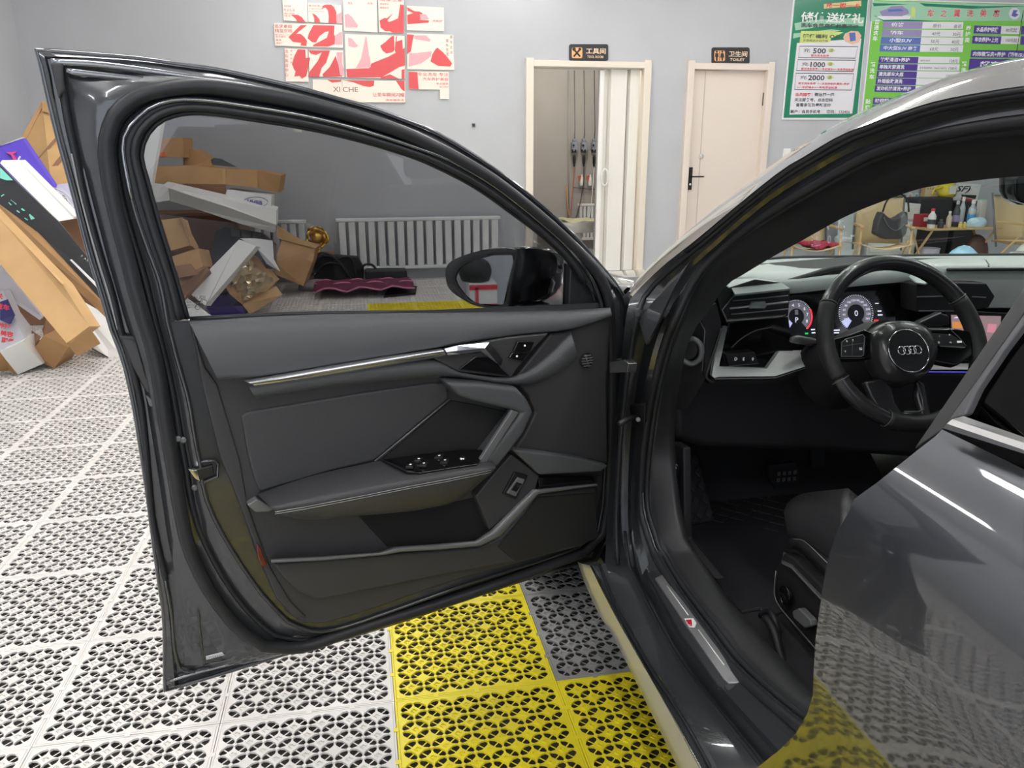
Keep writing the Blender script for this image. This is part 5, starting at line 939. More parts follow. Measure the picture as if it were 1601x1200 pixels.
sk_ = thing('sink', (3.35, 7.8, 0), 'white basin piled with cloths inside the tool room', 'sink')
v, f = join([bx((3.35, 7.8, .33), (.62, .44, .02)), bx((3.05, 7.8, .38), (.02, .44, .12)), bx((3.65, 7.8, .38), (.02, .44, .12)), bx((3.35, 7.59, .38), (.62, .02, .12)), bx((3.35, 8.01, .38), (.62, .02, .12))]); mesh('basin', v, f, M_white, sk_, bevel=.008)
lathe('pedestal', V((3.35, 7.8, 0)), [(.12, 0), (.10, .1), (.09, .33)], M_white, sk_)
cl_ = [[V((3.08+i*.09, 7.62+j*.07, .46+.03*math.sin(i*2.1+j)+.025*math.cos(j*3-i))) for i in range(7)] for j in range(6)]; c_ = loft('cleaning_cloth', cl_, mat('cloth_olive', (.5, .5, .32), .9), smooth=True, sub=1, solid=.01); tag(c_, 'crumpled pale cloth lying in the tool room basin', 'cloth')
jg = thing('white_canister', (3.62, 7.3, 0), 'tall white canister with a faceted neck in front of the basin', 'canister'); lathe('body', V((3.62, 7.3, 0)), [(.12, 0), (.12, .26), (.105, .3), (.10, .34)], M_white, jg); lathe('neck', V((3.62, 7.3, .34)), [(.05, 0), (.075, .03), (.08, .16), (.05, .24), (.03, .26)], M_white, jg, segs=8, smooth=False)
dv = Yp(838, 210, 8.0)
t = thing('pipe_casing', (2.45, 8.1, 0), 'grey pipe casing with a dark frame on the left tool room wall', 'pipe casing')
box('casing', (2.42, 8.1, 1.35), (.08, .3, 1.4), M_satin, t, bevel=.005); box('casing_panel', (2.465, 8.1, 1.35), (.01, .22, 1.3), mat('casing_grey', (.45, .44, .42), .5), t, bevel=.003)
for q in (895, ): pp = tube('corner_pipe', [Yp(889, 110, 8.64), Yp(889, 345, 8.64)], .009, M_in); tag(pp, 'thin upright pipe with an orange hose at its foot in the tool room corner', 'pipe'); tube('orange_hose', [Yp(886, 290, 8.6), Yp(888, 330, 8.6), Yp(892, 345, 8.56)], .008, mat('copper_orange', (.6, .3, .12), .4), pp)
bt = thing('dark_basin', Yp(850, 395, 7.0), 'dark round tub with pale rim just inside the doorway', 'tub'); c = Yp(850, 398, 7.0); c.z = 0; lathe('tub', c, [(.14, 0), (.16, .08), (.17, .13)], M_black, bt); lathe('rim', c+V((0, 0, .12)), [(.165, 0), (.185, .01), (.185, .035), (.165, .04)], M_white, bt)
# ------------------------------------------------------------------ cartons in the far corner
def Q(L, y=None): return [Yp(p[0], p[1], p[2] if len(p) > 2 else y) for p in L]
c1 = lambda L: [(p[0]/6, 150+p[1]/6)+tuple(p[2:]) for p in L]; c2 = lambda L: [(p[0]/6, 400+p[1]/6)+tuple(p[2:]) for p in L]
c3 = lambda L: [(225+p[0]/7.277, 200+p[1]/7.275)+tuple(p[2:]) for p in L]; c4 = lambda L: [(225+p[0]/5.52, 340+p[1]/5.52)+tuple(p[2:]) for p in L]
def item(name, L, vec, m, lab, cat='box', y=None, bevel=0, grp=None): return tag(poly(name, Q(L, y), vec, m, bevel=bevel), lab, cat, grp)
def part(name, par, L, vec, m, y=None, bevel=0): return poly(name, Q(L, y), vec, m, par, bevel=0)
# big cartons at the bottom of the heap
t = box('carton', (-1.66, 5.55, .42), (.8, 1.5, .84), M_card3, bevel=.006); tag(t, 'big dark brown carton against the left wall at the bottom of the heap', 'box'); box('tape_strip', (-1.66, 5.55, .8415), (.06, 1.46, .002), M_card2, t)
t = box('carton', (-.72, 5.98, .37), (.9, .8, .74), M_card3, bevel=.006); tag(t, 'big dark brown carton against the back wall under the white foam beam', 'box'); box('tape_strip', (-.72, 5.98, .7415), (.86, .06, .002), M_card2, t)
t = box('carton', (-1.0, 4.98, .46), (.36, .4, .92), M_card, bevel=.006); tag(t, 'upright brown carton mostly hidden behind the latch side of the car door', 'box'); box('tape_strip', (-1.0, 4.98, .9215), (.05, .38, .002), M_card2, t)
# left of the door
t = item('open_carton', c1([(200, 385, 5.3), (385, 60, 5.5), (395, 50, 5.5), (480, 70, 5.5), (700, 420, 5.3), (690, 900, 4.9), (480, 840, 4.9)]), (.03, .12, -.02), M_card2, 'tan open carton with folded flaps leaning highest in the left corner')
part('flap', t, c1([(398, 50, 5.47), (455, 60, 5.47), (480, 168, 5.4), (392, 142, 5.4)]), (0, .01, 0), M_card, bevel=.002); part('fold_strip', t, c1([(200, 385, 5.27), (232, 428, 5.25), (400, 100, 5.45), (385, 60, 5.47)]), (0, .01, 0), M_card, bevel=.002)
part('fold_strip', t, c1([(345, 592, 5.1), (360, 615, 5.1), (545, 400, 5.2), (530, 375, 5.2)]), (0, .004, 0), M_card3); part('fold_strip', t, c1([(425, 735, 5.0), (455, 750, 5.0), (600, 590, 5.1), (580, 540, 5.1)]), (0, .004, 0), M_card3)
t = item('purple_board_box', c1([(-300, 590, 4.9), (0, 475, 4.9), (205, 395, 5.0), (500, 835, 4.7), (400, 1100, 4.5), (-300, 1100, 4.5)]), (.01, .05, 0), mat('violet_print', (.13, .08, .62), .4), 'bright violet flat box with a pink mark leaning behind the white slab', 'box')
part('white_edge', t, c1([(-300, 582, 4.89), (0, 467, 4.89), (205, 388, 4.99), (205, 400, 4.99), (0, 482, 4.89), (-300, 598, 4.89)]), (0, .05, 0), M_wbox)
part('pink_mark', t, c1([(55, 528, 4.84), (160, 520, 4.84), (120, 545, 4.83), (150, 600, 4.8), (125, 600, 4.8), (100, 550, 4.83)]), (0, .02, 0), mat('pink_mark', (.8, .08, .3), .4))
tube('white_swirl', [p+V((0, -.03, 0)) for p in Q(c1([(205, 568, 4.83), (190, 600, 4.8), (220, 660, 4.77), (290, 690, 4.74), (250, 700, 4.72)]))], .006, M_wbox, t, curve=4, segs=5)
t = item('wrap_sheet', c1([(440, 840, 4.75), (520, 830, 4.8), (660, 815, 4.8), (760, 1200, 4.5), (700, 1120, 4.5), (560, 970, 4.6)]), (0, .03, 0), mat('pale_lilac_film', (.62, .60, .74), .25), 'crumpled lilac plastic film hanging between the cartons', 'plastic film'); t.modifiers.clear()
for i in range(9): tube('crease', [p+V((0, -.01, 0)) for p in Q(c1([(480+rnd.random()*120, 860+i*20, 4.68), (540+rnd.random()*140, 880+rnd.random()*160, 4.65), (600+rnd.random()*100, 900+rnd.random()*200, 4.6)]))], .004, M_wbox, t, curve=3, segs=4)
item('white_slab', c1([(0, 628, 4.35), (20, 602, 4.4), (170, 600, 4.5), (700, 1130, 4.1), (690, 1150, 4.1), (550, 1175, 4.05), (200, 830, 4.25)]), (.02, .07, 0), M_wbox, 'long white foam slab leaning over the charcoal box', 'foam slab')
t = item('black_flat_box', c1([(-200, 500, 4.5), (0, 650, 4.32), (150, 800, 4.2), (560, 1190, 3.95)])+[(186, 462, 3.6), (190, 500, 3.55), (160, 473, 3.62), (75, 380, 4.0), (60, 365, 4.05), (0, 320, 4.25), (-35, 295, 4.35)], (-.01, .04, .0), M_bbox, 'charcoal printed long box with mint symbols leaning in the heap')
part('kraft_side', t, [(-35, 295, 4.33), (0, 320, 4.23), (60, 365, 4.03), (160, 473, 3.6), (190, 500, 3.53), (190, 520, 3.5), (163, 494, 3.58), (62, 396, 3.97), (0, 344, 4.2), (-35, 318, 4.3)], (0, .1, 0), M_card)
M_mint = mat('mint_print', (.25, .75, .62), .4)
part('mint_corner', t, c1([(0, 670, 4.29), (120, 790, 4.19), (60, 790, 4.19), (0, 770, 4.21)]), (0, .004, 0), M_mint)
for L in ([(30, 925), (70, 885), (90, 900), (60, 935)], [(8, 935), (40, 915), (45, 922), (12, 945)], [(95, 975), (170, 975), (150, 1020), (120, 990)], [(80, 995), (110, 1020), (100, 1025), (78, 1000)], [(195, 1060), (240, 1030), (260, 1070), (220, 1078)], [(158, 1070), (185, 1090), (180, 1097), (155, 1078)], [(270, 1110), (300, 1100), (325, 1150), (290, 1160)], [(230, 1140), (262, 1160), (258, 1167), (228, 1148)]):
    part('mint_symbol', t, [(a/6, 150+b/6, 4.25-(b-900)/600*.42) for a, b in L], (0, .004, 0), M_mint)
for i, c in enumerate('PAINE'): o = Yp(126.5+i*4.6, 401+i*3.6, 3.80-i*.05); text('lettering', c, o, V((.75, .1, -.65)).normalized(), V((.5, 0, .86)).normalized(), M_wbox, t, h=.014)
part('printed_strip', t, [(109, 406, 3.84), (112, 405, 3.85), (156, 448, 3.61), (154, 452, 3.60)], (0, .003, 0), M_wbox); part('white_sticker', t, [(73, 389, 3.99), (88, 379, 3.98), (95, 383, 3.95), (80, 396, 3.95)], (0, .003, 0), M_wbox)
t = item('long_carton', [(-40, 300, 3.87), (0, 342, 3.72), (97, 443, 3.38), (140, 510, 3.2), (104, 536, 3.13), (0, 412, 3.5), (-40, 370, 3.66)], (.03, .09, -.02), M_card2, 'long tan carton lying across the heap, its end facing out')
part('end_face', t, [(104, 536, 3.148), (140, 513, 3.195), (157, 537, 3.3), (121, 557, 3.25)], (-.01, .02, .01), M_card, bevel=.002); part('edge_fold', t, [(0, 341, 3.745), (4, 341, 3.76), (101, 443, 3.36), (97, 444, 3.345)], (0, .01, 0), M_card2)
sup = item('white_carton_sheet', [(-40, 380, 4.0), (0, 413, 3.9), (66, 495, 3.72), (62, 500, 3.7), (-40, 430, 3.9)], (0, .05, 0), mat('pale_lilac_card', (.55, .53, .58), .5), 'pale grey card sheet under the long tan carton', 'card sheet')
t = item('white_envelope_box', c2([(610, 350, 3.95), (1010, 575, 4.0), (1130, 960, 3.66), (1015, 960, 3.66), (860, 860, 3.7), (700, 600, 3.8)]), (0, .04, -.0), M_wbox, 'white padded sheet box on the floor under the long tan carton', 'box'); part('fold', t, c2([(860, 860, 3.69), (1015, 950, 3.65), (1015, 960, 3.655), (858, 872, 3.69)]), (0, .01, 0), M_satin)
t = item('small_open_carton', c2([(410, 745, 3.35), (640, 855, 3.35), (510, 1055, 3.42), (430, 1020, 3.43), (310, 880, 3.4)]), (.02, .25, 0), M_card, 'small brown open carton on the floor in front of the heap')
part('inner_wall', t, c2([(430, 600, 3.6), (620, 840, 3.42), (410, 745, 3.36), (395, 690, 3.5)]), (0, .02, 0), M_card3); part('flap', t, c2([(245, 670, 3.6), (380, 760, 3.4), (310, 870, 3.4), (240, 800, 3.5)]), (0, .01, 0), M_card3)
t = item('white_small_box', c2([(0, 900, 3.2), (210, 800, 3.25), (405, 1010, 3.38), (165, 1112, 3.31)]), (-.02, .22, 0), M_wbox, 'small white box with a brown lid on the floor at the far left'); part('side_face', t, c2([(-60, 940, 3.2), (0, 905, 3.2), (160, 1110, 3.3), (90, 1075, 3.33), (-60, 1085, 3.3)]), (0, .05, 0), M_card)
t = item('printed_bag', c2([(-40, 340, 3.7), (30, 330, 3.72), (130, 560, 3.55), (235, 700, 3.45), (235, 790, 3.35), (0, 890, 3.3), (-60, 900, 3.3)]), (0, .1, 0), mat('bag_clear_grey', (.5, .5, .55), .3), 'grey plastic bag with bold red print at the far left', 'bag')
part('navy_patch', t, c2([(0, 430, 3.6), (60, 410, 3.62), (130, 560, 3.5), (90, 640, 3.42), (0, 600, 3.4)]), (0, .02, 0), mat('navy', (.02, .02, .14), .5))
for s, x, y in (('关', -6, 466), ('爱车', -6, 482), ('养护', -4, 512), ('美容', 0, 524), ('服务', 2, 535)): o = Yp(x, y, 3.36); text('red_print', s, o, V((1, 0, -.25)).normalized(), V((.25, 0, 1)).normalized(), M_prd, t, h=.035, bold=.04)
# seen through the side window
t = item('white_foam_sheet', [(222, 180, 4.6), (255, 180, 4.6), (236, 290, 4.4), (215, 300, 4.4)], (.01, .05, 0), M_wbox, 'upright white sheet seen at the rear edge of the car window', 'foam sheet')
t = item('carton', c3([(200, 110, 5.55), (445, 110, 5.55), (450, 335, 5.5), (130, 335, 5.5)]), (0, .4, .0), M_card, 'square brown carton with an orange print, top left in the car window'); part('orange_print', t, c3([(165, 230, 5.54), (195, 210, 5.54), (265, 320, 5.49), (150, 325, 5.49)]), (0, .003, 0), mat('orange_print', (.8, .16, .03), .5))
t = item('carton', c3([(445, 240, 5.75), (580, 245, 5.75), (740, 360, 5.75), (780, 430, 5.7), (450, 480, 5.7)]), (0, .4, 0), M_card, 'low brown carton behind the long row of cartons in the car window')
t = item('long_open_carton', c3([(120, 440, 5.3), (480, 430, 5.35), (900, 460, 5.45), (1290, 490, 5.55), (1290, 680, 5.5), (930, 640, 5.4), (480, 630, 5.3), (80, 630, 5.2)]), (0, .35, .0), M_card, 'long brown carton lying across the heap in the car window')
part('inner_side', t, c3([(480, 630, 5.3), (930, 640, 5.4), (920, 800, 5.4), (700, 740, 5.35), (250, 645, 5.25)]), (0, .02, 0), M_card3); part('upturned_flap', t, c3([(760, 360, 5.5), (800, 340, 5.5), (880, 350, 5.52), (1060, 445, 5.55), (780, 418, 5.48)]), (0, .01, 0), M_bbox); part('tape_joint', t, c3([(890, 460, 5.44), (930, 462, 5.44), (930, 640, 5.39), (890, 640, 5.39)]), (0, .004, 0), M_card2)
item('carton', c3([(1290, 485, 5.6), (1560, 540, 5.7), (1530, 740, 5.7), (1310, 690, 5.6)]), (0, .5, -.0), M_card, 'brown carton at the right end of the long row of cartons')
t = item('white_printed_box', c3([(945, 700, 5.35), (1450, 770, 5.45), (1445, 960, 5.42), (920, 800, 5.32)]), (0, .3, 0), M_wbox, 'white box with a blue printed mark wedged above the foam beam'); a = Q(c3([(1180, 860)]), 5.38)[0]; text('blue_print', 'HHBB', a, V((1, 0, -.12)).normalized(), ZA, M_pp, t, h=.035, wid=.12, bold=.03); c_ = a+V((.065, -.003, .012)); tube('blue_oval', [c_+V((.1*math.cos(k*.5), .004*math.sin(k), .042*math.sin(k*.5))) for k in range(13)], .0025, M_pp, t, segs=4)
t = item('long_foam_block', c3([(210, 650, 5.0), (290, 665, 5.0), (1505, 940, 5.35), (1505, 1100, 5.32), (950, 900, 5.1), (300, 690, 4.9)]), (0, .2, .02), M_wbox, 'long white foam beam slanting down across the car window', 'foam beam')
part('shaded_side', t, c3([(225, 680, 4.95), (300, 690, 4.88), (1505, 1100, 5.30), (1490, 1130, 5.3), (1480, 1190, 5.3), (1100, 1090, 5.15), (600, 920, 5.0), (300, 830, 4.9), (240, 800, 4.95)]), (0, .15, 0), mat('foam_shade_grey', (.5, .5, .49), .6)); part('end_block', t, c3([(80, 630, 4.9), (210, 650, 4.95), (290, 690, 4.9), (300, 820, 4.9), (110, 850, 4.9)]), (0, .1, 0), M_wbox)  # shade on the white foam's side painted as grey
t = item('wooden_lidded_carton', c4([(150, 20, 4.7), (320, 0, 4.75), (395, 240, 4.7), (235, 285, 4.65)]), (.02, .12, -.03), M_card2, 'brown carton lid propped open left in the car window'); part('stick', t, c4([(305, 0, 4.72), (330, 0, 4.72), (470, 260, 4.66), (440, 275, 4.66)]), (0, .02, 0), M_card)
t = item('carton', c4([(240, 335, 4.6), (470, 265, 4.65), (510, 420, 4.6), (440, 470, 4.55), (280, 470, 4.5)]), (.02, .3, -.05), M_card, 'opened brown carton under the propped lid'); part('torn_lining', t, c4([(280, 420, 4.49), (400, 400, 4.52), (470, 490, 4.45), (300, 520, 4.42)]), (0, .02, 0), M_card3)
item('crushed_carton', c4([(280, 500, 4.45), (540, 420, 4.6), (560, 460, 4.6), (420, 620, 4.5), (340, 700, 4.4), (310, 600, 4.4)]), (0, .3, -.1), M_card3, 'crushed dark brown carton under the white foam bar')
t = item('black_sack', c4([(620, 120, 5.3), (700, 80, 5.4), (1020, 130, 5.5), (1110, 210, 5.4), (1110, 400, 5.1), (900, 560, 5.0), (600, 600, 5.0), (560, 420, 5.1)]), (0, .3, -.05), M_bbox, 'black plastic sack in the middle of the heap', 'sack')
for i, x in enumerate((750, 840, 935)): part('grille_square', t, c4([(x, 100+i*10, 5.35), (x+75, 108+i*10, 5.37), (x+80, 170+i*8, 5.33), (x+5, 160+i*8, 5.31)]), (0, .005, 0), M_satin)
t = item('crumpled_paper', c4([(830, 180, 5.05), (950, 180, 5.1), (1110, 200, 5.15), (1120, 360, 5.05), (1175, 465, 4.95), (1060, 400, 5.0), (965, 250, 5.05)]), (0, .02, 0), mat('grey_paper', (.6, .6, .6), .6), 'crumpled grey-white paper sheet beside the white foam bar', 'paper'); t.modifiers.clear()
item('white_foam_bar', c4([(375, 640, 4.55), (820, 190, 4.95), (970, 245, 4.97), (560, 720, 4.55), (530, 760, 4.5)]), (.02, .1, -.02), M_wbox, 'wide white foam bar leaning diagonally on the wrapped carton', 'foam bar')
t = item('wrapped_carton', c4([(700, 590, 4.8), (900, 320, 5.05), (960, 340, 5.1), (1150, 540, 5.0), (1060, 640, 4.92), (850, 750, 4.85), (740, 660, 4.8)]), (.0, .18, -.02), M_card, 'brown carton wrapped in shiny crinkled film lying on the floor'); 
M_foil = mat('shiny_film', (.55, .42, .25), .12, metal=.5, coat=1); fr_ = Q(c4([(720, 590), (930, 360), (1120, 540), (870, 720)]), 4.86)
g = [[fr_[0].lerp(fr_[1], i/9).lerp(fr_[3].lerp(fr_[2], i/9), j/9)+V((rnd.uniform(-.01, .01), rnd.uniform(-.045, .0), rnd.uniform(-.01, .01))) for i in range(10)] for j in range(10)]; loft('crinkled_film', g, M_foil, t)
part('flap', t, c4([(850, 750, 4.84), (1140, 590, 4.97), (1195, 665, 4.93), (915, 835, 4.86)]), (0, .012, 0), M_card2, bevel=.002)
t = item('purple_box', c4([(560, 700, 5.0), (720, 660, 5.0), (760, 760, 4.9), (850, 760, 4.9), (880, 850, 4.88), (590, 850, 4.88), (540, 780, 4.95)]), (0, .3, -.02), M_purple, 'dark purple flat box on the floor under the wrapped carton')
item('white_card_corner', c4([(330, 660, 4.5), (590, 850, 4.4), (620, 900, 4.35), (390, 900, 4.35)]), (0, .03, -.15), M_wbox, 'white card corner at the lower left of the car window', 'card')
t = item('brown_carton', c4([(1190, 190, 5.75), (1480, 265, 5.85), (1450, 390, 5.8), (1375, 590, 5.7), (1130, 490, 5.6), (1130, 380, 5.6)]), (.03, .3, -.0), M_card, 'brown taped carton tipped on its corner at the right of the heap'); part('open_flap', t, c4([(1150, 70, 5.75), (1480, 265, 5.83), (1190, 190, 5.74), (1150, 170, 5.72)]), (0, .015, 0), M_card2)
part('tape_strip', t, c4([(1190, 230, 5.74), (1470, 310, 5.82), (1455, 385, 5.79), (1170, 270, 5.7)]), (0, .003, 0), M_card2)
t = box('carton', (.36, 6.25, .16), (.30, .2, .32), M_card3, bevel=.004); tag(t, 'low dark carton behind the tipped brown carton', 'box'); box('tape_strip', (.36, 6.25, .3215), (.05, .19, .002), M_card2, t)
gc = Yp(496, 371, 6.2); gt = thing('gold_ornament', (gc.x, 6.2, .32), 'gold rosette ornament on the wall side of the tipped carton', 'ornament'); M_gold = mat('gold', (.75, .48, .10), .28, metal=.9)
v, f = lathegeo(gc, [(.01, -.03), (.05, -.02), (.06, .02), (.03, .04)], (0, -1, 0), 14); mesh('core', v, f, M_gold, gt, smooth=True)
for k in range(16):
    a = k*2.4; r = .03+.045*k/16; c = gc+V((math.cos(a)*r, -.02+.02*(k % 3), math.sin(a)*r)); tube('petal', [c+V((math.cos(a+b)*.04, -.02*math.cos(b*2), math.sin(a+b)*.04)) for b in (-1.2, -.6, 0, .6, 1.2)], .012, M_gold, gt, segs=6, curve=2)
lathe('stem', V((gc.x, 6.2, .32)), [(.05, 0), (.03, .02), (.02, max(.03, gc.z-.34))], M_gold, gt)
# bags by the radiator
def lump(name, c, s, m, lab, cat, n=3, amp=.12, seed=0, par=None, flat=0):
    bm = bmesh.new(); bmesh.ops.create_icosphere(bm, subdivisions=n, radius=1); R_ = random.Random(seed)
    ph = [(V((R_.uniform(-4, 4), R_.uniform(-4, 4), R_.uniform(-4, 4))), R_.uniform(0, 6)) for _ in range(9)]
    for v in bm.verts:
        d = 1+amp*sum(math.sin(v.co.dot(k)+p) for k, p in ph)/3; p = v.co*d; z = p.z
        if z < -.55: z = -.55
        v.co = V((c[0]+p.x*s[0], c[1]+p.y*s[1], c[2]+(z+.55)*s[2]/1.55))
    me = bpy.data.meshes.new(name); bm.to_mesh(me); bm.free(); me.materials.append(m); me.polygons.foreach_set('use_smooth', [True]*len(me.polygons)); o = link(name, me, par)
    if lab: tag(o, lab, cat)
    return o
fb = Yp(530, 440, 6.25); t = thing('black_tote_bag', (fb.x, 6.22, 0), 'black tote bag with looping handles under the long radiator', 'bag'); poly('bag_body', Q([(489, 402), (505, 398), (560, 402), (569, 420), (568, 446), (489, 446)], 6.15), V((0, .12, 0)), mat('black_nylon', (.018, .018, .02), .6), t, bevel=.01)
M_strap = mat('black_strap', (.02, .02, .02), .5)
for L in ([(489, 420), (497, 398), (510, 396), (530, 408), (540, 425)], [(492, 412), (505, 400), (525, 405), (545, 430)], [(520, 410), (535, 402), (550, 405), (558, 440)], [(488, 430), (510, 412), (535, 415), (548, 436)], [(562, 424), (570, 414), (582, 414), (590, 424)]): tube('handle', Q(L, 6.12), .012, M_strap, t, curve=5, segs=6)
lathe('snap_button', Yp(533, 443, 6.10), [(.02, 0), (.02, .004)], M_wbox, t, ax=(0, -1, 0), segs=12)
t = item('black_case', [(571, 423), (636, 422), (638, 440), (634, 452), (572, 450)], (0, .18, 0), mat('black_case', (.025, .025, .027), .55, bump=.5, bscale=60), 'flat black woven case standing right of the tote bag', 'case', y=6.0, bevel=.015); part('case_seam', t, [(573, 447), (635, 448.5), (635, 449.5), (573, 448)], (0, .004, 0), M_satin, y=5.995)
item('black_floor_mat', [(600, 466, 5.45), (650, 460, 5.55), (652, 450, 5.95), (610, 450, 5.98)], (0, 0, .02), M_strap, 'black floor mat lying right of the black case', 'mat')
mc = Zp(545, 462, 0); t = thing('maroon_cloth', (mc.x, mc.y, 0), 'folded maroon cloth with pink piping on the floor before the bags', 'cloth')
M_mar = mat('maroon_cloth', (.13, .015, .05), .8); M_pp2 = mat('pink_piping', (.6, .2, .35), .5)
rows = [[V((.33+.9*i/9, 5.45+.55*j/5, .03+.05*abs(math.sin(i*1.1+j*.9))+.03*(5-abs(j-2.5))/5)) for i in range(10)] for j in range(6)]; loft('folded_sheet', rows, M_mar, t, smooth=True, solid=.02, sub=1)
for j in (0, 2, 4): tube('piping', [p+V((0, 0, .012)) for p in rows[j]], .008, M_pp2, t, segs=5, curve=2)
lump('clear_plastic_bag', (.34, 5.98, 0.006), (.2, .1, .1), mat('milky_plastic', (.5, .47, .48), .3, alpha=.7), 'crumpled clear plastic bag left of the maroon cloth', 'bag', seed=3)
for x, y in ((505, 470), (528, 470)): pass
# ------------------------------------------------------------------ seating corner seen through the windscreen
M_canvas = mat('beige_canvas', (.66, .52, .30), .8, bump=.3, bscale=300); M_wood = mat('beech', (.62, .42, .20), .5)
def chair(loc, rz, lab):
    t = thing('camp_chair', (0, 0, 0), lab, 'chair', 'beige canvas camp chairs')
    w2 = .27
    v = [V((-w2, .25, .36)), V((w2, .25, .36)), V((w2+.02, .38, .84)), V((-w2-.02, .38, .84))]
    rows = [[v[0].lerp(v[3], k/6).lerp(v[1].lerp(v[2], k/6), i/6)+V((0, .05*math.sin(math.pi*i/6), -.03*math.sin(math.pi*i/6)*(k == 6))) for i in range(7)] for k in range(7)]; loft('back_canvas', rows, M_canvas, t, smooth=True, solid=.008)
    rows = [[V((-w2+2*w2*i/6, -.25+.5*k/5, .40-.05*math.sin(math.pi*i/6)-.03*k/5)) for i in range(7)] for k in range(6)]; loft('seat_canvas', rows, M_canvas, t, smooth=True, solid=.008)
    for s in (-1, 1):
        x = s*(w2+.015)
        for n_, a, b in (('leg', (x, -.26, .0), (x, -.2, .55)), ('leg', (x, .36, 0), (x, -.1, .42)), ('back_post', (x, .2, .3), (x, .39, .86)), ('seat_rail', (x, -.27, .40), (x, .27, .36)), ('arm_post', (x, -.2, .4), (x, -.2, .56))):
            tube(n_, [V(a), V(b)], .013, M_wood if n_ != 'back_post' else M_satin, t, segs=8)
        box('armrest', (x, .0, .565), (.05, .46, .022), M_wood, t, bevel=.006)
    tube('cross_bar', [V((-w2, -.24, .15)), V((w2, -.24, .15))], .01, M_wood, t, segs=6); tube('cross_bar', [V((-w2, .38, .84)), V((w2, .38, .84))], .01, M_satin, t, segs=6)
    t.location = loc; t.rotation_euler = (0, 0, rz); t.scale = (.80, .82, .96); return t
ch1 = chair((5.10, 5.45, .006), -.2, 'beige camp chair with a red cushion, leftmost through the windscreen')
ch2 = chair((5.86, 5.42, .006), -.42, 'beige camp chair holding a dark handbag, middle of the three')
ch3 = chair((7.54, 5.40, .006), .08, 'beige camp chair right of the crowded table')
cu = loft('red_cushion', [[V((4.96+.34*i/6, 5.27+.26*j/4, .392+.02*math.sin(i*2)-.03*math.sin(math.pi*i/6))) for i in range(7)] for j in range(5)], mat('red_pattern', (.5, .05, .10), .8, var=.4, vscale=40), smooth=True, solid=.03); tag(cu, 'thin red patterned cushion on the leftmost camp chair', 'cushion')
hb_ = thing('handbag', (5.95, 5.42, .40), 'dark grey shoulder bag with a tall strap on the middle camp chair', 'handbag'); M_hb = mat('charcoal_leather', (.06, .06, .07), .4)
L = [(1370, 366), (1374, 345), (1380, 330), (1390, 339), (1398, 343), (1408, 338), (1420, 330), (1421, 350), (1418, 366), (1410, 374), (1385, 374)]
poly('bag_body', Q(L, 5.38), V((0, .1, 0)), M_hb, hb_, bevel=.02); tube('shoulder_strap', Q([(1380, 331), (1386, 315), (1397, 304), (1410, 304), (1419, 314), (1421, 331)], 5.42), .009, M_strap, hb_, curve=5, segs=6); tube('front_fold', Q([(1382, 340), (1390, 355), (1402, 360), (1414, 350)], 5.372), .006, M_satin, hb_, curve=4, segs=5)
a = Yp(1335, 330, 6.25); lathe_ = thing('white_bucket', (a.x, 6.25, 0), 'stacked white buckets between the first two camp chairs', 'bucket')
for k in range(2): lathe('bucket', V((a.x-.02, 6.25, k*.36)), [(.12, 0), (.14, .3), (.15, .31), (.15, .34), (.13, .36)], mat('pale_blue_plastic', (.68, .75, .78), .4), lathe_)
a, b = Yp(1352, 316, 6.3), Yp(1426, 316, 6.3); dr = thing('white_drawer_unit', ((a.x+b.x)/2, 6.28, 0), 'white slatted drawer unit behind the middle camp chair', 'drawer unit'); zt = .70; box('carcass', ((a.x+b.x)/2, 6.32, zt/2), (b.x-a.x, .34, zt), M_wbox, dr, bevel=.006)
for k in range(4): box('drawer', ((a.x+b.x)/2, 6.145, .09+k*.17), (b.x-a.x-.04, .012, .14), M_white, dr, bevel=.004)
c = Yp(1371, 303, 6.2); wb = box('white_carton', (c.x, 6.28, .70+.10), (.21, .22, .20), M_wbox, bevel=.005); tag(wb, 'white lidded box on top of the drawer unit behind the chair', 'box'); box('lid', (c.x, 6.28, .905), (.23, .24, .02), M_white, wb, bevel=.004)
for x, m_, nm in ((1423, mat('sticker_red', (.7, .45, .4), .5), 'left'), (1433, mat('sticker_blue', (.2, .5, .7), .5), 'right')): d_ = lathe('round_sticker', Yp(x, 306, WY-.002), [(.035, 0), (.035, .004)], M_wbox, None, ax=(0, -1, 0), segs=20); tag(d_, '%s of two small round stickers on the wall above the drawer unit' % nm, 'sticker', 'round wall stickers'); lathe('sticker_print', Yp(x, 306, WY-.0065), [(.02, 0), (.02, .0008), (.008, .001)], m_, d_, ax=(0, -1, 0), segs=16)
tx0, tx1 = Yp(1439, 357, 5.75).x, Yp(1552, 357, 5.75).x; tb = thing('folding_table', ((tx0+tx1)/2, 5.8, 0), 'low wooden roll-top folding table crowded with bottles', 'table'); tz = .485
for k in range(6): box('slat', ((tx0+tx1)/2, 5.65+k*.066, tz-.01), (tx1-tx0, .06, .02), M_wood, tb, bevel=.003)
for x in (tx0+.06, tx1-.06):
    for y0, y1 in ((5.64, 5.98), (5.98, 5.64)): tube('leg', [V((x, y0, 0.006)), V((x, y1, tz-.02))], .012, M_wood, tb, segs=6)
ck = thing('black_cooler_bag', (7.1, 6.33, 0), 'tall black cooler bag standing behind the crowded table', 'bag'); a, b, d, e = Yp(1437, 318, 6.2), Yp(1492, 316, 6.2), Yp(1534, 318, 6.2), Yp(1500, 322, 6.2)
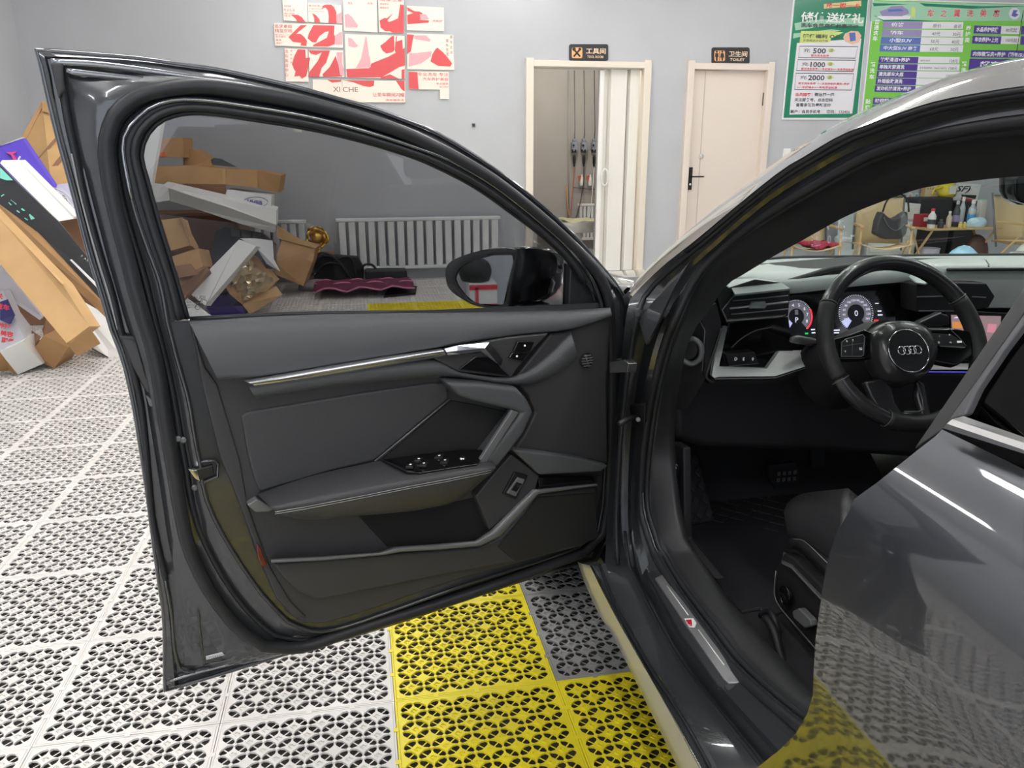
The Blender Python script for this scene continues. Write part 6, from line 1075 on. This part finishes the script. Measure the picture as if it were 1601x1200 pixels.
box('cooler_body', ((a.x+b.x)/2, 6.33, .38), (b.x-a.x, .26, .76), mat('black_fabric', (.03, .03, .035), .6), ck, bevel=.03); box('side_pocket', ((e.x+d.x)/2, 6.33, .36), (d.x-e.x, .24, .71), mat('black_fabric2', (.03, .03, .035), .6), ck, bevel=.02); zc = .765
fr0 = item('framed_calendar', [(1447, 270.5), (1489, 271), (1489, 311), (1441, 312)], (0, .03, 0), M_wood, 'wooden framed calendar with coloured dots leaning on the wall above the cooler bag', 'picture', y=6.46)
part('page', fr0, [(1450, 273.5), (1486, 274), (1486, 308), (1445, 309)], (0, .002, 0), mat('calendar_page', (.85, .70, .48), .5), y=6.456); dm = [mat('dot_%d' % i, c, .5) for i, c in enumerate(((.7, .12, .08), (.1, .1, .12), (.7, .35, .1), (.15, .3, .25)))]
for r in range(7):
    for c in range(9):
        if rnd.random() < .12: continue
        lathe('day_mark', Yp(1450.5+c*3.9+(7-r)*.15, 277+r*3.6, 6.455), [(.008, 0), (.008, .001)], dm[(r*3+c*5) % 4], fr0, ax=(0, -1, 0), segs=6)
sfp = item('racing_print', [(1495, 286), (1534, 288), (1527, 317), (1490, 314)], (0, .006, 0), M_wbox, 'white landscape print with black SF lettering on the wall beyond the table', 'picture', y=WY-.008, bevel=0)
o = Yp(1493, 302, WY-.009); text('lettering', 'SF)', o, V((1, 0, -.03)).normalized(), V((.12, 0, 1)).normalized(), M_strap, sfp, h=.085, wid=.19, shear=.3, bold=.02)
part('dark_band', sfp, [(1503, 304), (1527, 305), (1525, 311), (1504, 307)], (0, .002, 0), M_strap, y=WY-.010); part('red_band', sfp, [(1503, 308), (1525, 312), (1524, 314), (1503, 312)], (0, .002, 0), M_prd, y=WY-.011)
pc_ = tube('wall_cable', [Wp(1487, 235, .01), Wp(1487, 270, .01), Wp(1487, 300, .01)], .008, M_satin); tag(pc_, 'thin grey cable running up the wall behind the calendar', 'cable')
yb = thing('yellow_bag', (Yp(1478, 310, 6.3).x, 6.32, zc), 'yellow bag with a white label on top of the black cooler bag', 'bag'); c = Yp(1480, 318, 6.3); lump('pouch', (c.x, 6.32, zc-.004), (.11, .08, .16), mat('yellow_bag', (.75, .62, .04), .4), None, None, seed=5, par=yb, amp=.08); poly('label', [V((c.x-.04, 6.235, zc+.03)), V((c.x+.04, 6.235, zc+.03)), V((c.x+.04, 6.235, zc+.12)), V((c.x-.04, 6.235, zc+.12))], V((0, .01, 0)), M_wbox, yb); tube('spout', [V((c.x-.08, 6.3, zc+.1)), V((c.x-.18, 6.3, zc+.08)), V((c.x-.2, 6.3, zc+.02))], .012, mat('yellow_spout', (.75, .62, .04), .4), yb, curve=3)
def bottle(px, y, h, r, m, mc, lab, name='bottle', cat='bottle', band=None):
    x = Yp(px, 350, y).x; t = thing(name, (x, y, tz), lab, cat)
    lathe('body', V((x, y, tz)), [(r*.9, 0), (r, .01), (r, h*.62), (r*.45, h*.8), (r*.42, h*.86)], m, t, segs=18); lathe('cap', V((x, y, tz+h*.86)), [(r*.5, 0), (r*.5, h*.12), (r*.4, h*.14)], mc, t, segs=14)
    if band: lathe('label_band', V((x, y, tz+h*.2)), [(r*1.02, 0), (r*1.02, h*.25)], band, t, segs=18)
    return t
M_clear = mat('bottle_clear', (.6, .66, .68), .1, alpha=.75, coat=1); M_bl = mat('bottle_blue', (.1, .4, .75), .3)
bottle(1456, 5.7, .20, .038, M_wbox, M_prd, 'white bottle with a red cap at the left of the table', band=M_dk); bottle(1483, 5.7, .17, .026, mat('beige_can', (.62, .52, .38), .4), M_wbox, 'slim beige bottle in the middle of the table'); bottle(1493, 5.78, .27, .034, M_bbox, M_clear, 'tall black flask in the middle of the table', 'flask', 'flask', band=M_plil)
bottle(1501, 5.9, .30, .03, M_clear, M_wbox, 'clear bottle behind the tall black flask'); bottle(1517, 5.85, .27, .042, M_clear, M_wbox, 'clear water bottle with a blue label on the table', band=M_bl); bottle(1471, 5.68, .09, .03, M_bbox, M_satin, 'short dark jar beside the red box on the table', 'jar', 'jar')
for px, nm in ((1502, 'left'), (1508, 'second')): bottle(px, 5.66, .06, .02, mat('gold_tin', (.75, .6, .15), .3), M_wbox, '%s of two tiny yellow tins at the table front' % nm, 'tin', 'tin')
x = Yp(1446, 345, 5.85).x; rb_ = box('red_box', (x, 5.88, tz+.065), (.15, .12, .13), mat('red_carton', (.4, .03, .05), .5), bevel=.004); tag(rb_, 'dark red box at the left end of the table', 'box'); box('box_label', (x, 5.817, tz+.08), (.08, .004, .04), M_wbox, rb_)
x = Yp(1531, 345, 5.9).x; wc = box('white_pack', (x, 5.9, tz+.13), (.07, .07, .26), M_wbox, bevel=.004); tag(wc, 'tall white pack at the right end of the table', 'carton'); box('pack_top', (x, 5.9, tz+.265), (.05, .05, .012), M_bg, wc)
lump('plastic_bag', (Yp(1526, 352, 5.7).x, 5.7, tz), (.11, .06, .11), mat('pale_blue_bag', (.55, .75, .85), .3), 'pale blue crumpled bag lying on the table', 'bag', seed=8)
lump('blue_rubbish_bag', (Yp(1510, 385, 5.2).x, 5.2, 0.006), (.19, .13, .36), mat('sky_blue_bag', (.38, .66, .85), .3, var=.25, vscale=12), 'full sky blue plastic bag on the floor before the table', 'bag', seed=11)
wt = lump('tissue_heap', (Yp(1565, 392, 5.0).x+.05, 4.95, 0.006), (.2, .12, .28), M_wbox, 'heap of white wrappers right of the blue plastic bag', 'wrappers', seed=14, amp=.22)
lump('grey_bag', (Yp(1582, 385, 4.95).x+.16, 4.95, 0.006), (.1, .1, .42), mat('grey_bag', (.55, .57, .52), .4), 'grey tied plastic bag beneath the right camp chair', 'bag', seed=21)
lump('brown_bag', (Yp(1541, 378, 5.8).x-.08, 5.81, 0.006), (.14, .1, .38), mat('brown_bag', (.12, .06, .05), .5), 'dark brown shopping bag under the table', 'bag', seed=25)
bn = lathe('white_bin', V((Yp(1453, 392, 5.8).x, 5.8, .006)), [(.08, 0), (.1, .25), (.105, .26), (.09, .26), (.08, .02)], mat('lilac_bin', (.6, .58, .68), .4)); tag(bn, 'small pale bin on the floor left of the table', 'bin')
# marks on the door glass
ga = D(300, 484, -.0345); 
for i, (s, x, y, h, w_) in enumerate((('AUDI', 302, 468, .006, .02), ('43R-001583', 292, 474, .003, .026), ('SAINT-GLASS SECURIT', 292, 478, .003, .028), ('E000123 M1145', 292, 482, .003, .022))): text('glass_marking', s, D(x, y, -.0345), -dd, ZA, M_ink, door, h=h, wid=w_)
for x, y, r in ((318, 473, .006), (309, 480, .004)): c = D(x, y, -.034); tube('glass_stamp', [c-dd*r*math.cos(k*.35)+ZA*r*math.sin(k*.35) for k in range(18)], .0005, M_ink, door, closed=True, segs=4)

# seen only in the wing mirror: packing by the left wall
t = box('white_red_carton', (-1.96, -.165, .25), (.22, .17, .49), M_wbox, bevel=.004); tag(t, 'white carton with red bands by the left wall, seen in the wing mirror', 'box')
for y, z, sy_, sz in ((-.165, .475, .172, .03), (-.125, .42, .02, .11), (-.165, .355, .172, .035)): box('red_band', (-1.848, y, z), (.004, sy_, sz), M_prd, t)
lump('black_coat', (-1.97, -.13, .495), (.1, .1, .16), M_strap, 'black bundle lying on the red banded carton, seen in the wing mirror', 'bundle', seed=31)

# keep every part at thing > part > sub-part
for o in list(bpy.data.objects):
    p = o.parent
    if p and p.parent and p.parent.parent: o.parent = p.parent
